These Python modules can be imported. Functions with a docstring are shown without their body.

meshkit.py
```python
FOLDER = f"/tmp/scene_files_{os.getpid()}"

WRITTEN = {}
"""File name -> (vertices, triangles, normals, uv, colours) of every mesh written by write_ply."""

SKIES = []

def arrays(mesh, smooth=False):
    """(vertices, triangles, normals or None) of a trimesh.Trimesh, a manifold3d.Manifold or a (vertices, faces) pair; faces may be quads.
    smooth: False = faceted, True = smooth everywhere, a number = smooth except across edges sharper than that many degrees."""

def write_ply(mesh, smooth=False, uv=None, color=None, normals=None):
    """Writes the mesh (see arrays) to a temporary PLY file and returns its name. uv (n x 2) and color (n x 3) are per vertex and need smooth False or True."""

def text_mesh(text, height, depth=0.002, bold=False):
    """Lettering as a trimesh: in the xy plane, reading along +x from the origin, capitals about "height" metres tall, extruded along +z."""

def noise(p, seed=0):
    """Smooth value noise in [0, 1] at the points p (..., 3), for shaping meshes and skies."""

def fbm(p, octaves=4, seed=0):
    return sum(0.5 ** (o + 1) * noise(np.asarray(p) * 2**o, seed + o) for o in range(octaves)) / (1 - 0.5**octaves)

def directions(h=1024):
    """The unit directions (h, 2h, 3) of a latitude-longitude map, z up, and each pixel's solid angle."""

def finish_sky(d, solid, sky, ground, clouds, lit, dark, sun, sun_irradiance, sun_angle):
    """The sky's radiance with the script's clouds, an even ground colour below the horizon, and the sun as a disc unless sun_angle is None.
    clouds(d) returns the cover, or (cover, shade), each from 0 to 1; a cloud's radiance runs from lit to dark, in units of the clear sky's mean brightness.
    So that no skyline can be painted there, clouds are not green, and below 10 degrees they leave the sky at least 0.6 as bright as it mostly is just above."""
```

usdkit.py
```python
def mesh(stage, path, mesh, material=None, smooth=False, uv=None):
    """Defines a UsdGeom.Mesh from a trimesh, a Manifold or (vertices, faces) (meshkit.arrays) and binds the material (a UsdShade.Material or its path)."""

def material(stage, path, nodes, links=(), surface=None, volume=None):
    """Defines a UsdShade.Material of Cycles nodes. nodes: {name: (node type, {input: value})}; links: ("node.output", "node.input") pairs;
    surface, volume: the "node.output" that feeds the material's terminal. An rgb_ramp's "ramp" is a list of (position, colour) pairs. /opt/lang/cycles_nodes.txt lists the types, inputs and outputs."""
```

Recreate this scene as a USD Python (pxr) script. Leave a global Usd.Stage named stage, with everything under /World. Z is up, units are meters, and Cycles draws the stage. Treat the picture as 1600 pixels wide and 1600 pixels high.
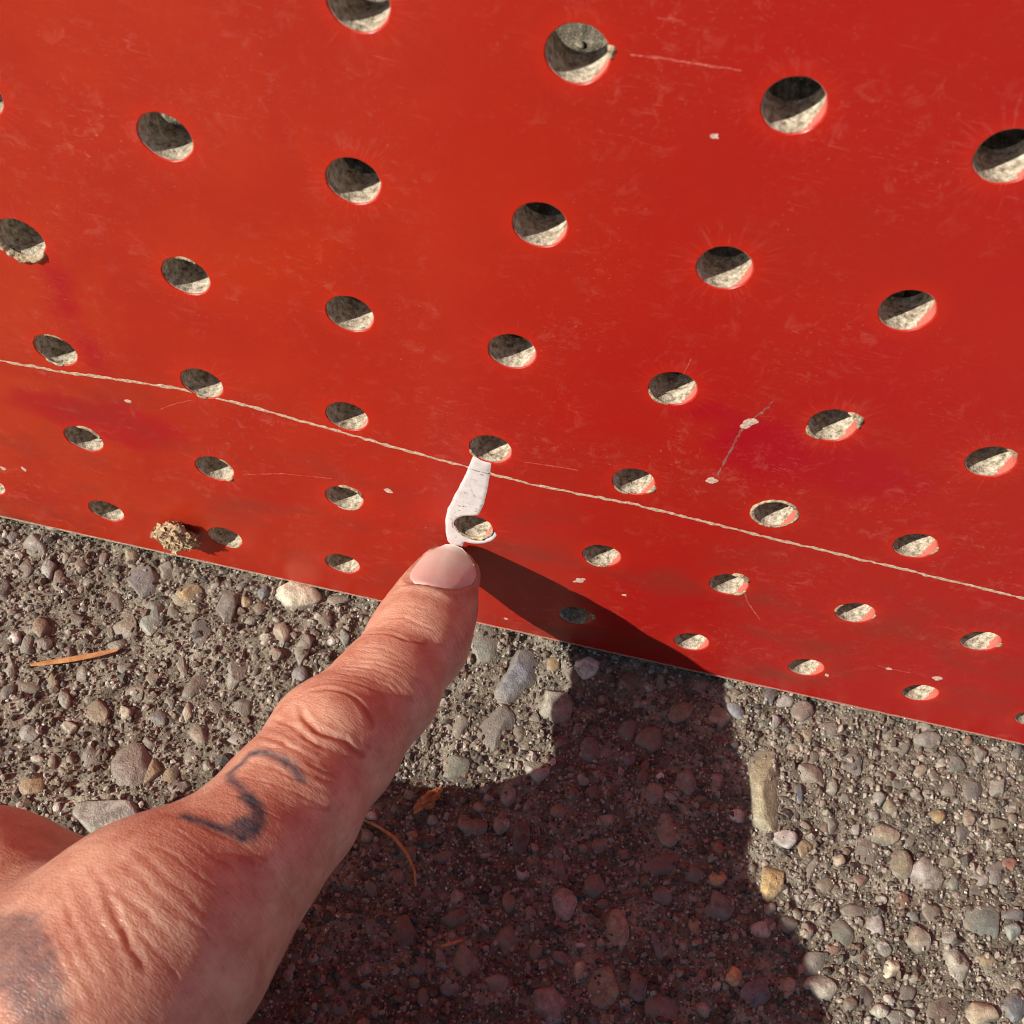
import math
import numpy as np, trimesh, usdkit
from meshkit import fbm, noise
from pxr import Gf, Sdf, Usd, UsdGeom, UsdLux, UsdShade, Vt
from scipy.spatial import cKDTree, Delaunay
from shapely.geometry import Polygon, Point, LineString
from shapely.ops import unary_union

stage = Usd.Stage.CreateInMemory()
UsdGeom.SetStageUpAxis(stage, 'Z'); UsdGeom.SetStageMetersPerUnit(stage, 1.0)
UsdGeom.Xform.Define(stage, '/World'); UsdGeom.Scope.Define(stage, '/World/Looks')
MM = 0.001
EXPOSURE = 0.32
SKY = 0.05
SUN = 1.25

# ---------------- camera ----------------
cam = UsdGeom.Camera.Define(stage, '/World/camera')
eye = np.array([26.174, -110.832, 210.803]) * MM
right, down, fwd = np.array([.974995, .167379, .146178]), np.array([.220404, -.812382, -.539868]), np.array([.028390, .558587, -.828960])
m = np.eye(4); m[0, :3], m[1, :3], m[2, :3], m[3, :3] = right, -down, -fwd, eye
cam.AddTransformOp().Set(Gf.Matrix4d(*m.ravel().tolist()))
cam.CreateHorizontalApertureAttr(36.0); cam.CreateVerticalApertureAttr(36.0)
cam.CreateFocalLengthAttr(36.0 * 1660.43 / 1600)
cam.CreateClippingRangeAttr(Gf.Vec2f(0.01, 1000.0))
cam.CreateFStopAttr(52.0); cam.CreateFocusDistanceAttr(0.205)
cam.CreateExposureAttr(EXPOSURE)

# ---------------- sky and sun ----------------
sun = np.array([.71249, .47014, -.52089])          # the way the light travels
elev = math.asin(-sun[2]); rot = math.atan2(-sun[0], -sun[1])
skym = usdkit.material(stage, '/World/Looks/sky_look', {
    's': ('sky_texture', {'sky_type': 'single_scattering', 'sun_disc': False, 'sun_elevation': elev, 'sun_rotation': rot}),
    'b': ('background_shader', {'strength': SKY})}, [('s.color', 'b.color')], surface='b.background')
dome = UsdLux.DomeLight.Define(stage, '/World/sky')
UsdShade.MaterialBindingAPI.Apply(dome.GetPrim()).Bind(skym)
dome.GetPrim().SetCustomDataByKey('kind', 'structure')
dl = UsdLux.DistantLight.Define(stage, '/World/sun')
dl.CreateNormalizeAttr(True); dl.CreateIntensityAttr(SUN); dl.CreateAngleAttr(0.5); dl.CreateColorAttr(Gf.Vec3f(1.0, 0.93, 0.82))
zz = -sun / np.linalg.norm(sun); xx = np.cross([0, 0, 1], zz); xx /= np.linalg.norm(xx); yy = np.cross(zz, xx)
m = np.eye(4); m[0, :3], m[1, :3], m[2, :3] = xx, yy, zz
dl.AddTransformOp().Set(Gf.Matrix4d(*m.ravel().tolist()))

# ---------------- helpers ----------------
used = {}
def path_for(parent, name):
    k = (parent, name); n = used.get(k, 0); used[k] = n + 1
    return f'{parent}/{name}' + (f'_{n:03d}' if n else '')
def tag(p, label=None, cat=None, group=None, kind=None):
    for k, v in (('label', label), ('category', cat), ('group', group), ('kind', kind)):
        if v: p.SetCustomDataByKey(k, v)
    return p
def thing(name, label=None, cat=None, at=(0, 0, 0), kind=None):
    x = UsdGeom.Xform.Define(stage, path_for('/World', name)); x.AddTranslateOp().Set(Gf.Vec3d(*[float(c) for c in at]))
    tag(x.GetPrim(), label, cat, None, kind); x.GetPrim().SetMetadata('comment', '')
    return x
def obj(name, mesh, mat, parent, smooth=False, prim=None):
    """mesh in millimetres of the world; parent an Xform (its origin is subtracted) or None."""
    base = str(parent.GetPath()) if parent else '/World'
    off = np.zeros(3)
    if parent:
        t = parent.GetPrim().GetAttribute('xformOp:translate').Get()
        off = np.array(t) if t else off
    v, f = (mesh.vertices, mesh.faces) if hasattr(mesh, 'vertices') else mesh
    g = usdkit.mesh(stage, path_for(base, name), (np.asarray(v) * MM - off, np.asarray(f)), mat, smooth)
    return g
def cat_mesh(parts):
    V, F, n = [], [], 0
    for v, f in parts:
        V.append(v); F.append(np.asarray(f) + n); n += len(v)
    return np.vstack(V), np.vstack(F)
L = lambda n: '/World/Looks/' + n
rng = np.random.default_rng(7)

H = {
    'index': [(22.55, -6.94, 29.28, 6.57), (21.25, -16.1, 31.4, 7.71), (20.17, -23.86, 33.97, 8.57), (16.63, -36.97, 38.28, 8.76), (11.07, -49.33, 41.83, 10.19), (7.17, -62.65, 45.99, 10.47), (3.68, -71.45, 48.38, 10.38), (-0.63, -78.9, 48.04, 11.61), (-5.68, -87.09, 50.79, 13.14)],
    'web': [(-11.85, -87.88, 45.22, 9.5), (-38.49, -79.54, 23.39, 9.4)],
    'pad': [(1.75, -75.9, 52.55, 8.5), (-3.58, -83.14, 55.33, 10.0), (-5.63, -92.87, 57.76, 10.5)],
    'middle': [(-38.49, -79.54, 23.39, 9.9), (-26.08, -75.95, 16.58, 8.8), (-14.39, -73.68, 11.27, 9.0), (-17.0, -94.0, 12.5, 8.4), (-20.0, -112.0, 15.0, 7.6), (-23.0, -121.0, 21.0, 6.8)],
    'ring': [(-53.0, -96.0, 26.0, 10.8), (-45.0, -90.0, 19.0, 9.0), (-36.0, -85.0, 11.0, 9.2), (-37.0, -104.0, 10.5, 8.2), (-40.0, -120.0, 14.0, 7.4), (-42.0, -128.0, 19.0, 6.6)],
    'little': [(-67.0, -105.0, 19.0, 10.0), (-59.0, -99.0, 14.5, 8.3), (-51.0, -96.0, 10.0, 8.2), (-54.0, -112.0, 9.5, 7.2), (-57.0, -126.0, 12.0, 6.5), (-58.0, -133.0, 16.0, 6.0)],
    'palm0': [(-5.68, -87.09, 50.79, 13.8), (-11.02, -100.41, 52.49, 14.3), (-6.18, -123.74, 55.03, 18.0), (-5.48, -143.14, 52.84, 21.0)],
    'palm1': [(-38.49, -79.54, 23.39, 9.9), (-25.29, -103.57, 42.63, 15.0), (-20.36, -129.53, 47.03, 18.0), (-16.21, -146.7, 50.07, 21.0)],
    'palm2': [(-53.0, -96.0, 26.0, 10.8), (-52.78, -109.59, 26.78, 15.0), (-40.16, -135.54, 33.85, 18.0), (-28.52, -150.76, 43.3, 20.0)],
    'palm3': [(-67.0, -105.0, 19.0, 10.0), (-76.43, -114.58, 14.16, 13.5), (-59.91, -139.65, 21.97, 17.0), (-40.76, -154.19, 34.53, 19.0)],
    'arm': [(-13.66, -145.82, 57.99, 24.0), (-38.66, -205.82, 71.99, 27.0), (-93.66, -315.82, 89.99, 36.0), (-123.66, -375.82, 97.99, 40.0)],
    'thumb': [(-3.16, -133.2, 42.73, 16.0), (-15.2, -108.3, 24.11, 12.0), (-11.81, -87.9, 18.67, 10.0), (-7.93, -78.74, 16.53, 9.0), (-7.19, -70.49, 13.68, 7.6)],
}
H = {k: [(np.array(p[:3]), p[3]) for p in v] for k, v in H.items()}
CREASES = [
    (0.28, 0.35, [[11.7, -28.9, 42.6], [12.5, -29.3, 43.7], [13.4, -29.4, 44.4], [14.2, -29.4, 44.8], [15.0, -29.3, 45.0], [16.1, -29.7, 45.5], [17.1, -29.9, 45.7], [18.1, -30.1, 45.8], [18.9, -30.0, 45.6], [19.8, -29.8, 45.3], [20.6, -29.6, 45.0], [21.4, -29.4, 44.6], [22.2, -28.5, 44.0], [23.1, -27.7, 43.4]]),
    (0.2, 0.3, [[13.3, -24.9, 41.6], [14.3, -25.1, 42.4], [15.2, -25.1, 43.0], [16.2, -25.1, 43.4], [17.1, -25.0, 43.7], [18.0, -25.4, 44.0], [18.9, -25.7, 44.1], [19.9, -26.0, 44.1], [20.8, -26.0, 44.0], [21.7, -26.0, 43.8], [22.7, -25.9, 43.5]]),
    (0.12, 0.25, [[13.9, -22.0, 41.1], [14.8, -22.2, 41.9], [15.7, -22.2, 42.4], [16.5, -22.2, 42.8], [17.3, -22.2, 43.0], [18.2, -22.3, 43.3], [19.1, -22.4, 43.4], [20.0, -22.5, 43.5], [20.9, -22.5, 43.4]]),
    (0.16, 0.28, [[10.5, -32.8, 44.6], [11.4, -33.2, 45.6], [12.4, -33.4, 46.3], [13.3, -33.4, 46.7], [14.2, -33.5, 47.0], [15.1, -33.4, 47.2], [15.9, -33.6, 47.4], [16.8, -33.7, 47.4], [17.6, -33.8, 47.4], [18.5, -34.3, 47.5], [19.3, -34.7, 47.4], [20.1, -35.1, 47.2], [20.9, -35.5, 46.9]]),
    (0.14, 0.25, [[10.0, -35.4, 45.9], [10.9, -35.6, 46.6], [11.8, -35.7, 47.1], [12.7, -35.7, 47.5], [13.5, -35.7, 47.8], [14.3, -35.7, 47.9], [15.2, -35.6, 48.0], [16.0, -35.8, 48.1], [16.9, -35.9, 48.1], [17.7, -36.1, 48.0], [18.6, -36.1, 47.9], [19.4, -36.2, 47.6], [20.1, -36.5, 47.4], [20.9, -36.8, 47.1], [21.6, -37.0, 46.6], [22.4, -37.2, 46.1]]),
    (0.15, 0.28, [[9.7, -37.9, 47.2], [10.5, -38.0, 47.7], [11.3, -38.1, 48.1], [12.1, -38.2, 48.3], [12.9, -38.1, 48.5], [13.7, -38.1, 48.6], [14.5, -38.0, 48.6], [15.3, -38.2, 48.7], [16.0, -38.3, 48.6], [16.8, -38.4, 48.6], [17.5, -38.5, 48.4], [18.3, -38.5, 48.2], [19.1, -38.9, 48.0], [19.9, -39.2, 47.7], [20.7, -39.4, 47.2], [21.5, -39.7, 46.7]]),
    (0.14, 0.25, [[9.0, -40.1, 48.7], [9.9, -40.2, 49.1], [10.8, -40.2, 49.3], [11.7, -40.2, 49.4], [12.5, -40.1, 49.4], [13.4, -40.0, 49.4], [14.2, -40.1, 49.4], [15.0, -40.3, 49.4], [15.9, -40.4, 49.2], [16.7, -40.4, 49.0], [17.5, -40.4, 48.8], [18.3, -40.9, 48.5], [19.1, -41.4, 48.2], [19.9, -41.8, 47.7]]),
    (0.15, 0.25, [[8.1, -41.8, 49.7], [8.9, -41.9, 50.0], [9.7, -41.8, 50.2], [10.5, -41.8, 50.3], [11.4, -41.7, 50.4], [12.1, -41.6, 50.3], [13.0, -41.8, 50.4], [13.8, -42.0, 50.4], [14.7, -42.1, 50.3], [15.5, -42.2, 50.1], [16.3, -42.3, 49.8], [16.9, -42.7, 49.7], [17.5, -43.1, 49.5], [18.1, -43.5, 49.3], [18.7, -43.9, 49.0]]),
    (0.1, 0.2, [[9.9, -36.6, 46.5], [10.8, -36.8, 47.1], [11.7, -36.9, 47.6], [12.5, -36.9, 47.9], [13.4, -36.9, 48.1], [14.2, -36.8, 48.2], [15.0, -36.7, 48.3], [15.8, -36.9, 48.4], [16.5, -37.0, 48.4], [17.3, -37.1, 48.3], [18.1, -37.2, 48.2], [18.8, -37.3, 48.0], [19.6, -37.6, 47.7], [20.4, -37.9, 47.4], [21.2, -38.2, 46.9], [22.0, -38.4, 46.4]]),
    (0.1, 0.2, [[9.3, -39.0, 47.8], [10.1, -39.1, 48.3], [10.9, -39.2, 48.6], [11.7, -39.2, 48.8], [12.4, -39.1, 48.9], [13.2, -39.1, 48.9], [13.9, -39.0, 48.9], [14.7, -39.1, 49.0], [15.5, -39.3, 48.9], [16.3, -39.4, 48.8], [17.1, -39.4, 48.7], [17.9, -39.5, 48.5], [18.6, -39.8, 48.3], [19.3, -40.2, 48.0], [20.0, -40.5, 47.6], [20.7, -40.7, 47.1]]),
    (0.1, 0.2, [[10.3, -34.0, 45.3], [11.2, -34.3, 46.1], [12.0, -34.4, 46.7], [12.8, -34.5, 47.1], [13.6, -34.6, 47.3], [14.4, -34.6, 47.5], [15.1, -34.5, 47.6], [16.0, -34.7, 47.8], [16.8, -34.9, 47.8], [17.7, -35.0, 47.8], [18.5, -35.0, 47.6], [19.3, -35.4, 47.5], [20.0, -35.8, 47.3], [20.8, -36.1, 47.0], [21.5, -36.3, 46.6]]),
    (0.35, 0.4, [[4.6, -46.2, 50.4], [5.3, -45.6, 50.6], [6.0, -44.9, 50.7], [6.7, -44.7, 51.0], [7.4, -44.5, 51.2], [8.1, -44.2, 51.3], [8.9, -44.3, 51.5], [9.7, -44.3, 51.7], [10.5, -44.3, 51.8], [11.4, -44.7, 52.0], [12.2, -45.0, 52.0], [13.1, -45.3, 52.0], [13.8, -45.8, 52.1], [14.5, -46.3, 52.0], [15.2, -46.8, 51.9], [15.7, -47.5, 51.8], [16.2, -48.1, 51.7], [16.6, -48.7, 51.5]]),
    (0.5, 0.45, [[5.3, -48.4, 51.7], [5.8, -49.3, 52.3], [6.4, -50.1, 52.7], [6.9, -50.9, 53.2], [7.6, -51.4, 53.5], [8.4, -52.0, 53.8], [9.1, -52.5, 54.0], [9.9, -52.6, 54.0], [10.8, -52.7, 54.0], [11.6, -52.8, 53.8], [12.3, -52.9, 53.7], [13.0, -52.9, 53.5], [13.7, -52.9, 53.2], [14.3, -53.2, 52.9], [15.0, -53.5, 52.6], [15.6, -53.7, 52.2], [16.2, -53.9, 51.8]]),
    (0.3, 0.4, [[0.1, -48.8, 45.3], [1.6, -50.3, 49.2], [2.6, -50.9, 50.7], [3.6, -51.3, 51.8], [4.4, -51.8, 52.5], [5.2, -52.3, 53.1], [5.9, -52.7, 53.6], [6.7, -53.2, 54.1], [7.5, -53.7, 54.4], [8.2, -54.1, 54.7], [9.2, -54.4, 54.8], [10.2, -54.7, 54.7], [11.1, -54.7, 54.5], [12.1, -54.6, 54.2]]),
    (0.2, 0.35, [[6.0, -48.4, 52.1], [6.1, -50.0, 52.6], [6.8, -50.8, 53.1], [7.5, -51.5, 53.5]]),
    (0.32, 0.45, [[0.7, -53.8, 51.0], [1.8, -54.5, 52.7], [2.8, -54.9, 53.7], [3.7, -55.2, 54.3], [4.6, -55.7, 55.0], [5.5, -56.1, 55.4], [6.3, -56.5, 55.8], [7.2, -56.8, 56.0], [7.9, -57.1, 56.1], [8.7, -57.4, 56.1], [9.5, -57.6, 56.1], [10.2, -57.8, 56.1]]),
    (0.18, 0.3, [[1.3, -56.5, 53.8], [2.1, -56.7, 54.4], [2.9, -56.8, 54.9], [3.6, -56.8, 55.2], [4.3, -56.8, 55.5], [5.0, -56.8, 55.7], [5.8, -57.2, 56.0], [6.7, -57.5, 56.2], [7.5, -57.8, 56.4], [8.3, -58.0, 56.4], [9.1, -58.3, 56.4], [9.8, -58.5, 56.4], [10.6, -58.7, 56.2], [11.4, -58.9, 56.0], [12.0, -59.0, 55.7], [12.7, -59.0, 55.4], [13.3, -59.1, 55.1], [14.0, -59.1, 54.6]]),
    (0.16, 0.3, [[1.0, -58.2, 54.6], [1.8, -58.3, 55.1], [2.5, -58.3, 55.5], [3.3, -58.4, 55.9], [4.0, -58.3, 56.1], [4.8, -58.6, 56.4], [5.6, -58.8, 56.7], [6.4, -59.1, 56.8], [7.2, -59.3, 56.9], [7.9, -59.4, 56.9], [8.7, -59.6, 56.9], [9.5, -59.8, 56.8], [10.2, -59.9, 56.7], [11.0, -60.0, 56.4], [11.7, -60.2, 56.2], [12.5, -60.2, 55.8], [13.2, -60.1, 55.4], [13.9, -60.1, 55.0], [14.6, -60.0, 54.4]]),
    (0.14, 0.3, [[0.7, -59.7, 55.1], [1.6, -59.9, 55.8], [2.4, -60.1, 56.3], [3.2, -60.3, 56.6], [4.0, -60.4, 56.9], [4.7, -60.6, 57.1], [5.5, -60.7, 57.2], [6.1, -60.8, 57.4], [6.8, -61.0, 57.4], [7.4, -61.1, 57.4], [8.1, -61.3, 57.4], [8.7, -61.4, 57.3], [9.4, -61.5, 57.2], [10.0, -61.6, 57.1], [10.7, -61.7, 56.9], [11.3, -61.7, 56.6], [12.0, -61.8, 56.3], [12.7, -61.8, 56.0], [13.3, -61.9, 55.6], [14.0, -61.9, 55.1]]),
    (0.12, 0.25, [[0.7, -62.5, 57.0], [1.4, -62.7, 57.4], [2.1, -62.8, 57.6], [2.8, -62.8, 57.8], [3.5, -62.9, 58.0], [4.2, -62.9, 58.1], [4.8, -63.0, 58.1], [5.5, -63.0, 58.1], [6.2, -63.1, 58.2], [6.9, -63.3, 58.1], [7.6, -63.4, 58.1], [8.2, -63.5, 57.9], [8.9, -63.6, 57.8], [9.6, -63.7, 57.6], [10.3, -63.8, 57.3], [10.9, -63.8, 57.0], [11.6, -63.9, 56.7], [12.2, -63.9, 56.4], [12.8, -63.9, 56.0], [13.5, -63.9, 55.5]]),
    (0.12, 0.25, [[0.2, -64.1, 57.9], [1.0, -64.2, 58.3], [1.7, -64.4, 58.6], [2.5, -64.5, 58.8], [3.2, -64.6, 58.9], [3.9, -64.7, 59.0], [4.6, -64.9, 59.1], [5.2, -65.0, 59.2], [5.9, -65.2, 59.2], [6.5, -65.3, 59.1], [7.2, -65.5, 59.0], [7.8, -65.6, 58.8], [8.4, -65.7, 58.7], [9.1, -65.8, 58.4], [9.8, -65.9, 58.1], [10.5, -66.0, 57.7], [11.2, -66.0, 57.3], [12.0, -66.1, 56.8]]),
    (0.12, 0.25, [[-0.5, -66.0, 59.1], [0.3, -66.2, 59.4], [1.0, -66.3, 59.7], [1.8, -66.4, 59.9], [2.5, -66.5, 60.1], [3.2, -66.6, 60.1], [3.9, -66.9, 60.2], [4.5, -67.1, 60.3], [5.1, -67.3, 60.3], [5.8, -67.5, 60.3], [6.4, -67.7, 60.2], [7.0, -67.8, 60.1], [7.6, -68.0, 59.9], [8.2, -68.1, 59.7], [8.8, -68.3, 59.4], [9.4, -68.4, 59.1], [10.0, -68.5, 58.8], [10.6, -68.6, 58.4]]),
    (0.12, 0.3, [[-2.7, -69.1, 60.6], [-2.0, -69.2, 60.9], [-1.3, -69.3, 61.2], [-0.6, -69.4, 61.3], [0.2, -69.4, 61.5], [0.8, -69.5, 61.6], [1.5, -69.5, 61.6], [2.2, -69.8, 61.7], [2.8, -70.0, 61.8], [3.4, -70.2, 61.8], [4.1, -70.4, 61.8], [4.7, -70.6, 61.8], [5.3, -70.8, 61.7], [5.9, -70.9, 61.5], [6.5, -71.1, 61.4], [7.1, -71.2, 61.2], [7.7, -71.4, 60.9], [8.3, -71.5, 60.6], [8.9, -71.6, 60.3], [9.5, -71.7, 59.9]]),
    (0.14, 0.3, [[-3.9, -71.2, 62.2], [-3.2, -71.5, 62.6], [-2.5, -71.8, 62.9], [-1.8, -72.1, 63.1], [-1.2, -72.3, 63.3], [-0.5, -72.5, 63.4], [0.1, -72.8, 63.5], [0.7, -72.9, 63.5], [1.3, -73.0, 63.5], [1.9, -73.2, 63.4], [2.6, -73.3, 63.3], [3.2, -73.4, 63.2], [3.8, -73.6, 63.0], [4.4, -73.7, 62.9], [5.0, -73.8, 62.7], [5.5, -74.0, 62.5], [6.1, -74.2, 62.3], [6.7, -74.3, 62.0], [7.3, -74.5, 61.7], [7.9, -74.7, 61.4], [8.5, -74.8, 61.0]]),
    (0.16, 0.35, [[-5.6, -72.9, 63.4], [-4.8, -73.2, 63.8], [-4.1, -73.5, 64.2], [-3.5, -73.9, 64.5], [-2.8, -74.2, 64.7], [-2.1, -74.4, 64.8], [-1.5, -74.7, 65.0], [-0.8, -75.0, 65.1], [-0.2, -75.3, 65.1], [0.4, -75.6, 65.1], [1.1, -75.9, 65.1], [1.7, -76.2, 65.0], [2.3, -76.4, 64.9], [2.9, -76.7, 64.8], [3.4, -76.9, 64.6], [4.0, -77.2, 64.4], [4.6, -77.4, 64.2], [5.1, -77.6, 63.9], [5.7, -77.8, 63.6], [6.2, -78.0, 63.3]]),
    (0.2, 0.4, [[-6.5, -76.4, 66.1], [-5.8, -76.7, 66.3], [-5.1, -76.9, 66.5], [-4.5, -77.1, 66.6], [-3.8, -77.3, 66.7], [-3.1, -77.5, 66.8], [-2.5, -77.7, 66.8], [-1.9, -77.9, 66.8], [-1.3, -78.2, 66.8], [-0.7, -78.5, 66.8], [-0.1, -78.8, 66.8], [0.4, -79.0, 66.7], [1.0, -79.3, 66.6], [1.6, -79.5, 66.5], [2.1, -79.7, 66.3], [2.6, -79.9, 66.1], [3.1, -80.1, 65.9], [3.6, -80.3, 65.7], [4.1, -80.5, 65.4], [4.7, -80.7, 65.1]]),
    (0.25, 0.45, [[-7.8, -77.8, 66.6], [-7.1, -78.2, 67.0], [-6.4, -78.5, 67.2], [-5.7, -78.8, 67.4], [-5.1, -79.2, 67.6], [-4.4, -79.5, 67.7], [-3.8, -79.8, 67.8], [-3.3, -80.1, 67.9], [-2.7, -80.4, 67.9], [-2.2, -80.7, 68.0], [-1.7, -81.0, 68.0], [-1.2, -81.3, 67.9], [-0.7, -81.5, 67.9], [-0.1, -81.8, 67.8], [0.4, -82.1, 67.7], [1.0, -82.4, 67.5], [1.6, -82.6, 67.3], [2.1, -82.9, 67.1], [2.7, -83.2, 66.9], [3.2, -83.4, 66.6]]),
    (0.28, 0.5, [[-9.8, -79.2, 66.8], [-9.1, -79.5, 67.1], [-8.5, -79.8, 67.4], [-7.9, -80.1, 67.6], [-7.3, -80.4, 67.9], [-6.7, -80.7, 68.1], [-6.1, -80.9, 68.2], [-5.5, -81.3, 68.4], [-4.9, -81.7, 68.5], [-4.3, -82.1, 68.6], [-3.8, -82.5, 68.6], [-3.2, -82.8, 68.7], [-2.6, -83.1, 68.6], [-2.0, -83.4, 68.6], [-1.5, -83.7, 68.5], [-0.9, -84.0, 68.4], [-0.3, -84.3, 68.3], [0.2, -84.5, 68.2], [0.8, -84.8, 68.0]]),
    (0.55, 0.6, [[-9.7, -82.9, 68.1], [-9.2, -83.4, 68.4], [-8.7, -83.9, 68.6], [-8.2, -84.4, 68.8], [-7.7, -84.9, 69.0], [-7.2, -85.3, 69.2], [-6.8, -85.8, 69.3], [-6.3, -86.3, 69.4], [-5.9, -86.8, 69.5], [-5.5, -87.2, 69.6], [-5.1, -87.7, 69.6], [-4.7, -88.1, 69.7], [-4.4, -88.6, 69.7], [-4.0, -89.0, 69.7], [-3.6, -89.5, 69.7], [-3.2, -89.8, 69.7], [-2.7, -90.2, 69.6], [-2.3, -90.6, 69.6], [-1.9, -90.9, 69.5], [-1.5, -91.3, 69.4], [-1.1, -91.6, 69.3]]),
    (0.35, 0.5, [[-12.9, -82.9, 66.8], [-12.4, -83.5, 67.3], [-11.8, -84.0, 67.7], [-11.3, -84.5, 68.1], [-10.7, -85.1, 68.4], [-10.2, -85.6, 68.7], [-9.7, -86.1, 69.0], [-9.2, -86.5, 69.2], [-8.7, -87.0, 69.4], [-8.3, -87.4, 69.5], [-7.8, -87.8, 69.7], [-7.3, -88.2, 69.8], [-6.8, -88.6, 69.9], [-6.4, -89.0, 70.0], [-5.9, -89.4, 70.0], [-5.5, -89.8, 70.1], [-5.0, -90.2, 70.1], [-4.6, -90.6, 70.1], [-4.1, -91.0, 70.1], [-3.7, -91.4, 70.0], [-3.3, -91.8, 70.0], [-2.9, -92.2, 69.9], [-2.4, -92.5, 69.8]]),
    (0.3, 0.5, [[-12.5, -80.5, 66.2], [-11.8, -81.1, 66.7], [-11.2, -81.6, 67.2], [-10.7, -82.1, 67.5], [-10.1, -82.6, 67.9], [-9.4, -82.9, 68.2], [-8.8, -83.1, 68.4], [-8.1, -83.4, 68.6], [-7.5, -83.6, 68.8], [-6.8, -83.8, 68.9], [-6.2, -84.1, 69.0], [-5.6, -84.3, 69.1], [-5.0, -84.5, 69.1], [-4.4, -84.8, 69.1], [-3.9, -85.1, 69.1], [-3.4, -85.3, 69.1], [-2.9, -85.6, 69.1], [-2.4, -85.9, 69.0], [-2.0, -86.2, 69.0], [-1.4, -86.5, 68.9], [-0.9, -86.7, 68.7], [-0.3, -87.0, 68.6], [0.2, -87.3, 68.4]]),
    (0.25, 0.45, [[-14.8, -82.0, 65.3], [-14.1, -82.7, 66.1], [-13.5, -83.3, 66.7], [-12.9, -83.9, 67.2], [-12.3, -84.5, 67.7], [-11.8, -85.1, 68.1], [-11.2, -85.6, 68.4], [-10.7, -86.1, 68.7], [-10.3, -86.5, 69.0], [-9.8, -87.0, 69.2], [-9.3, -87.4, 69.4], [-8.9, -87.9, 69.6], [-8.4, -88.3, 69.7], [-8.0, -88.7, 69.9], [-7.5, -89.1, 70.0], [-7.0, -89.5, 70.1], [-6.6, -89.9, 70.1], [-6.1, -90.3, 70.2], [-5.7, -90.7, 70.2], [-5.2, -91.1, 70.2], [-4.8, -91.5, 70.2], [-4.3, -91.9, 70.2], [-3.9, -92.3, 70.2], [-3.5, -92.8, 70.1], [-3.0, -93.2, 70.0], [-2.6, -93.7, 69.9]]),
    (0.22, 0.4, [[-15.1, -84.1, 66.1], [-14.5, -84.7, 66.7], [-13.9, -85.3, 67.2], [-13.3, -85.9, 67.7], [-12.8, -86.5, 68.1], [-12.3, -87.0, 68.5], [-11.8, -87.6, 68.9], [-11.3, -88.1, 69.2], [-10.8, -88.5, 69.4], [-10.3, -89.0, 69.6], [-9.9, -89.4, 69.8], [-9.4, -89.8, 70.0], [-9.0, -90.2, 70.1], [-8.6, -90.6, 70.3], [-8.1, -91.0, 70.4], [-7.6, -91.4, 70.4], [-7.1, -91.8, 70.5], [-6.7, -92.2, 70.5], [-6.2, -92.6, 70.5], [-5.7, -92.9, 70.5], [-5.2, -93.3, 70.5], [-4.8, -93.6, 70.5]]),
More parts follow.
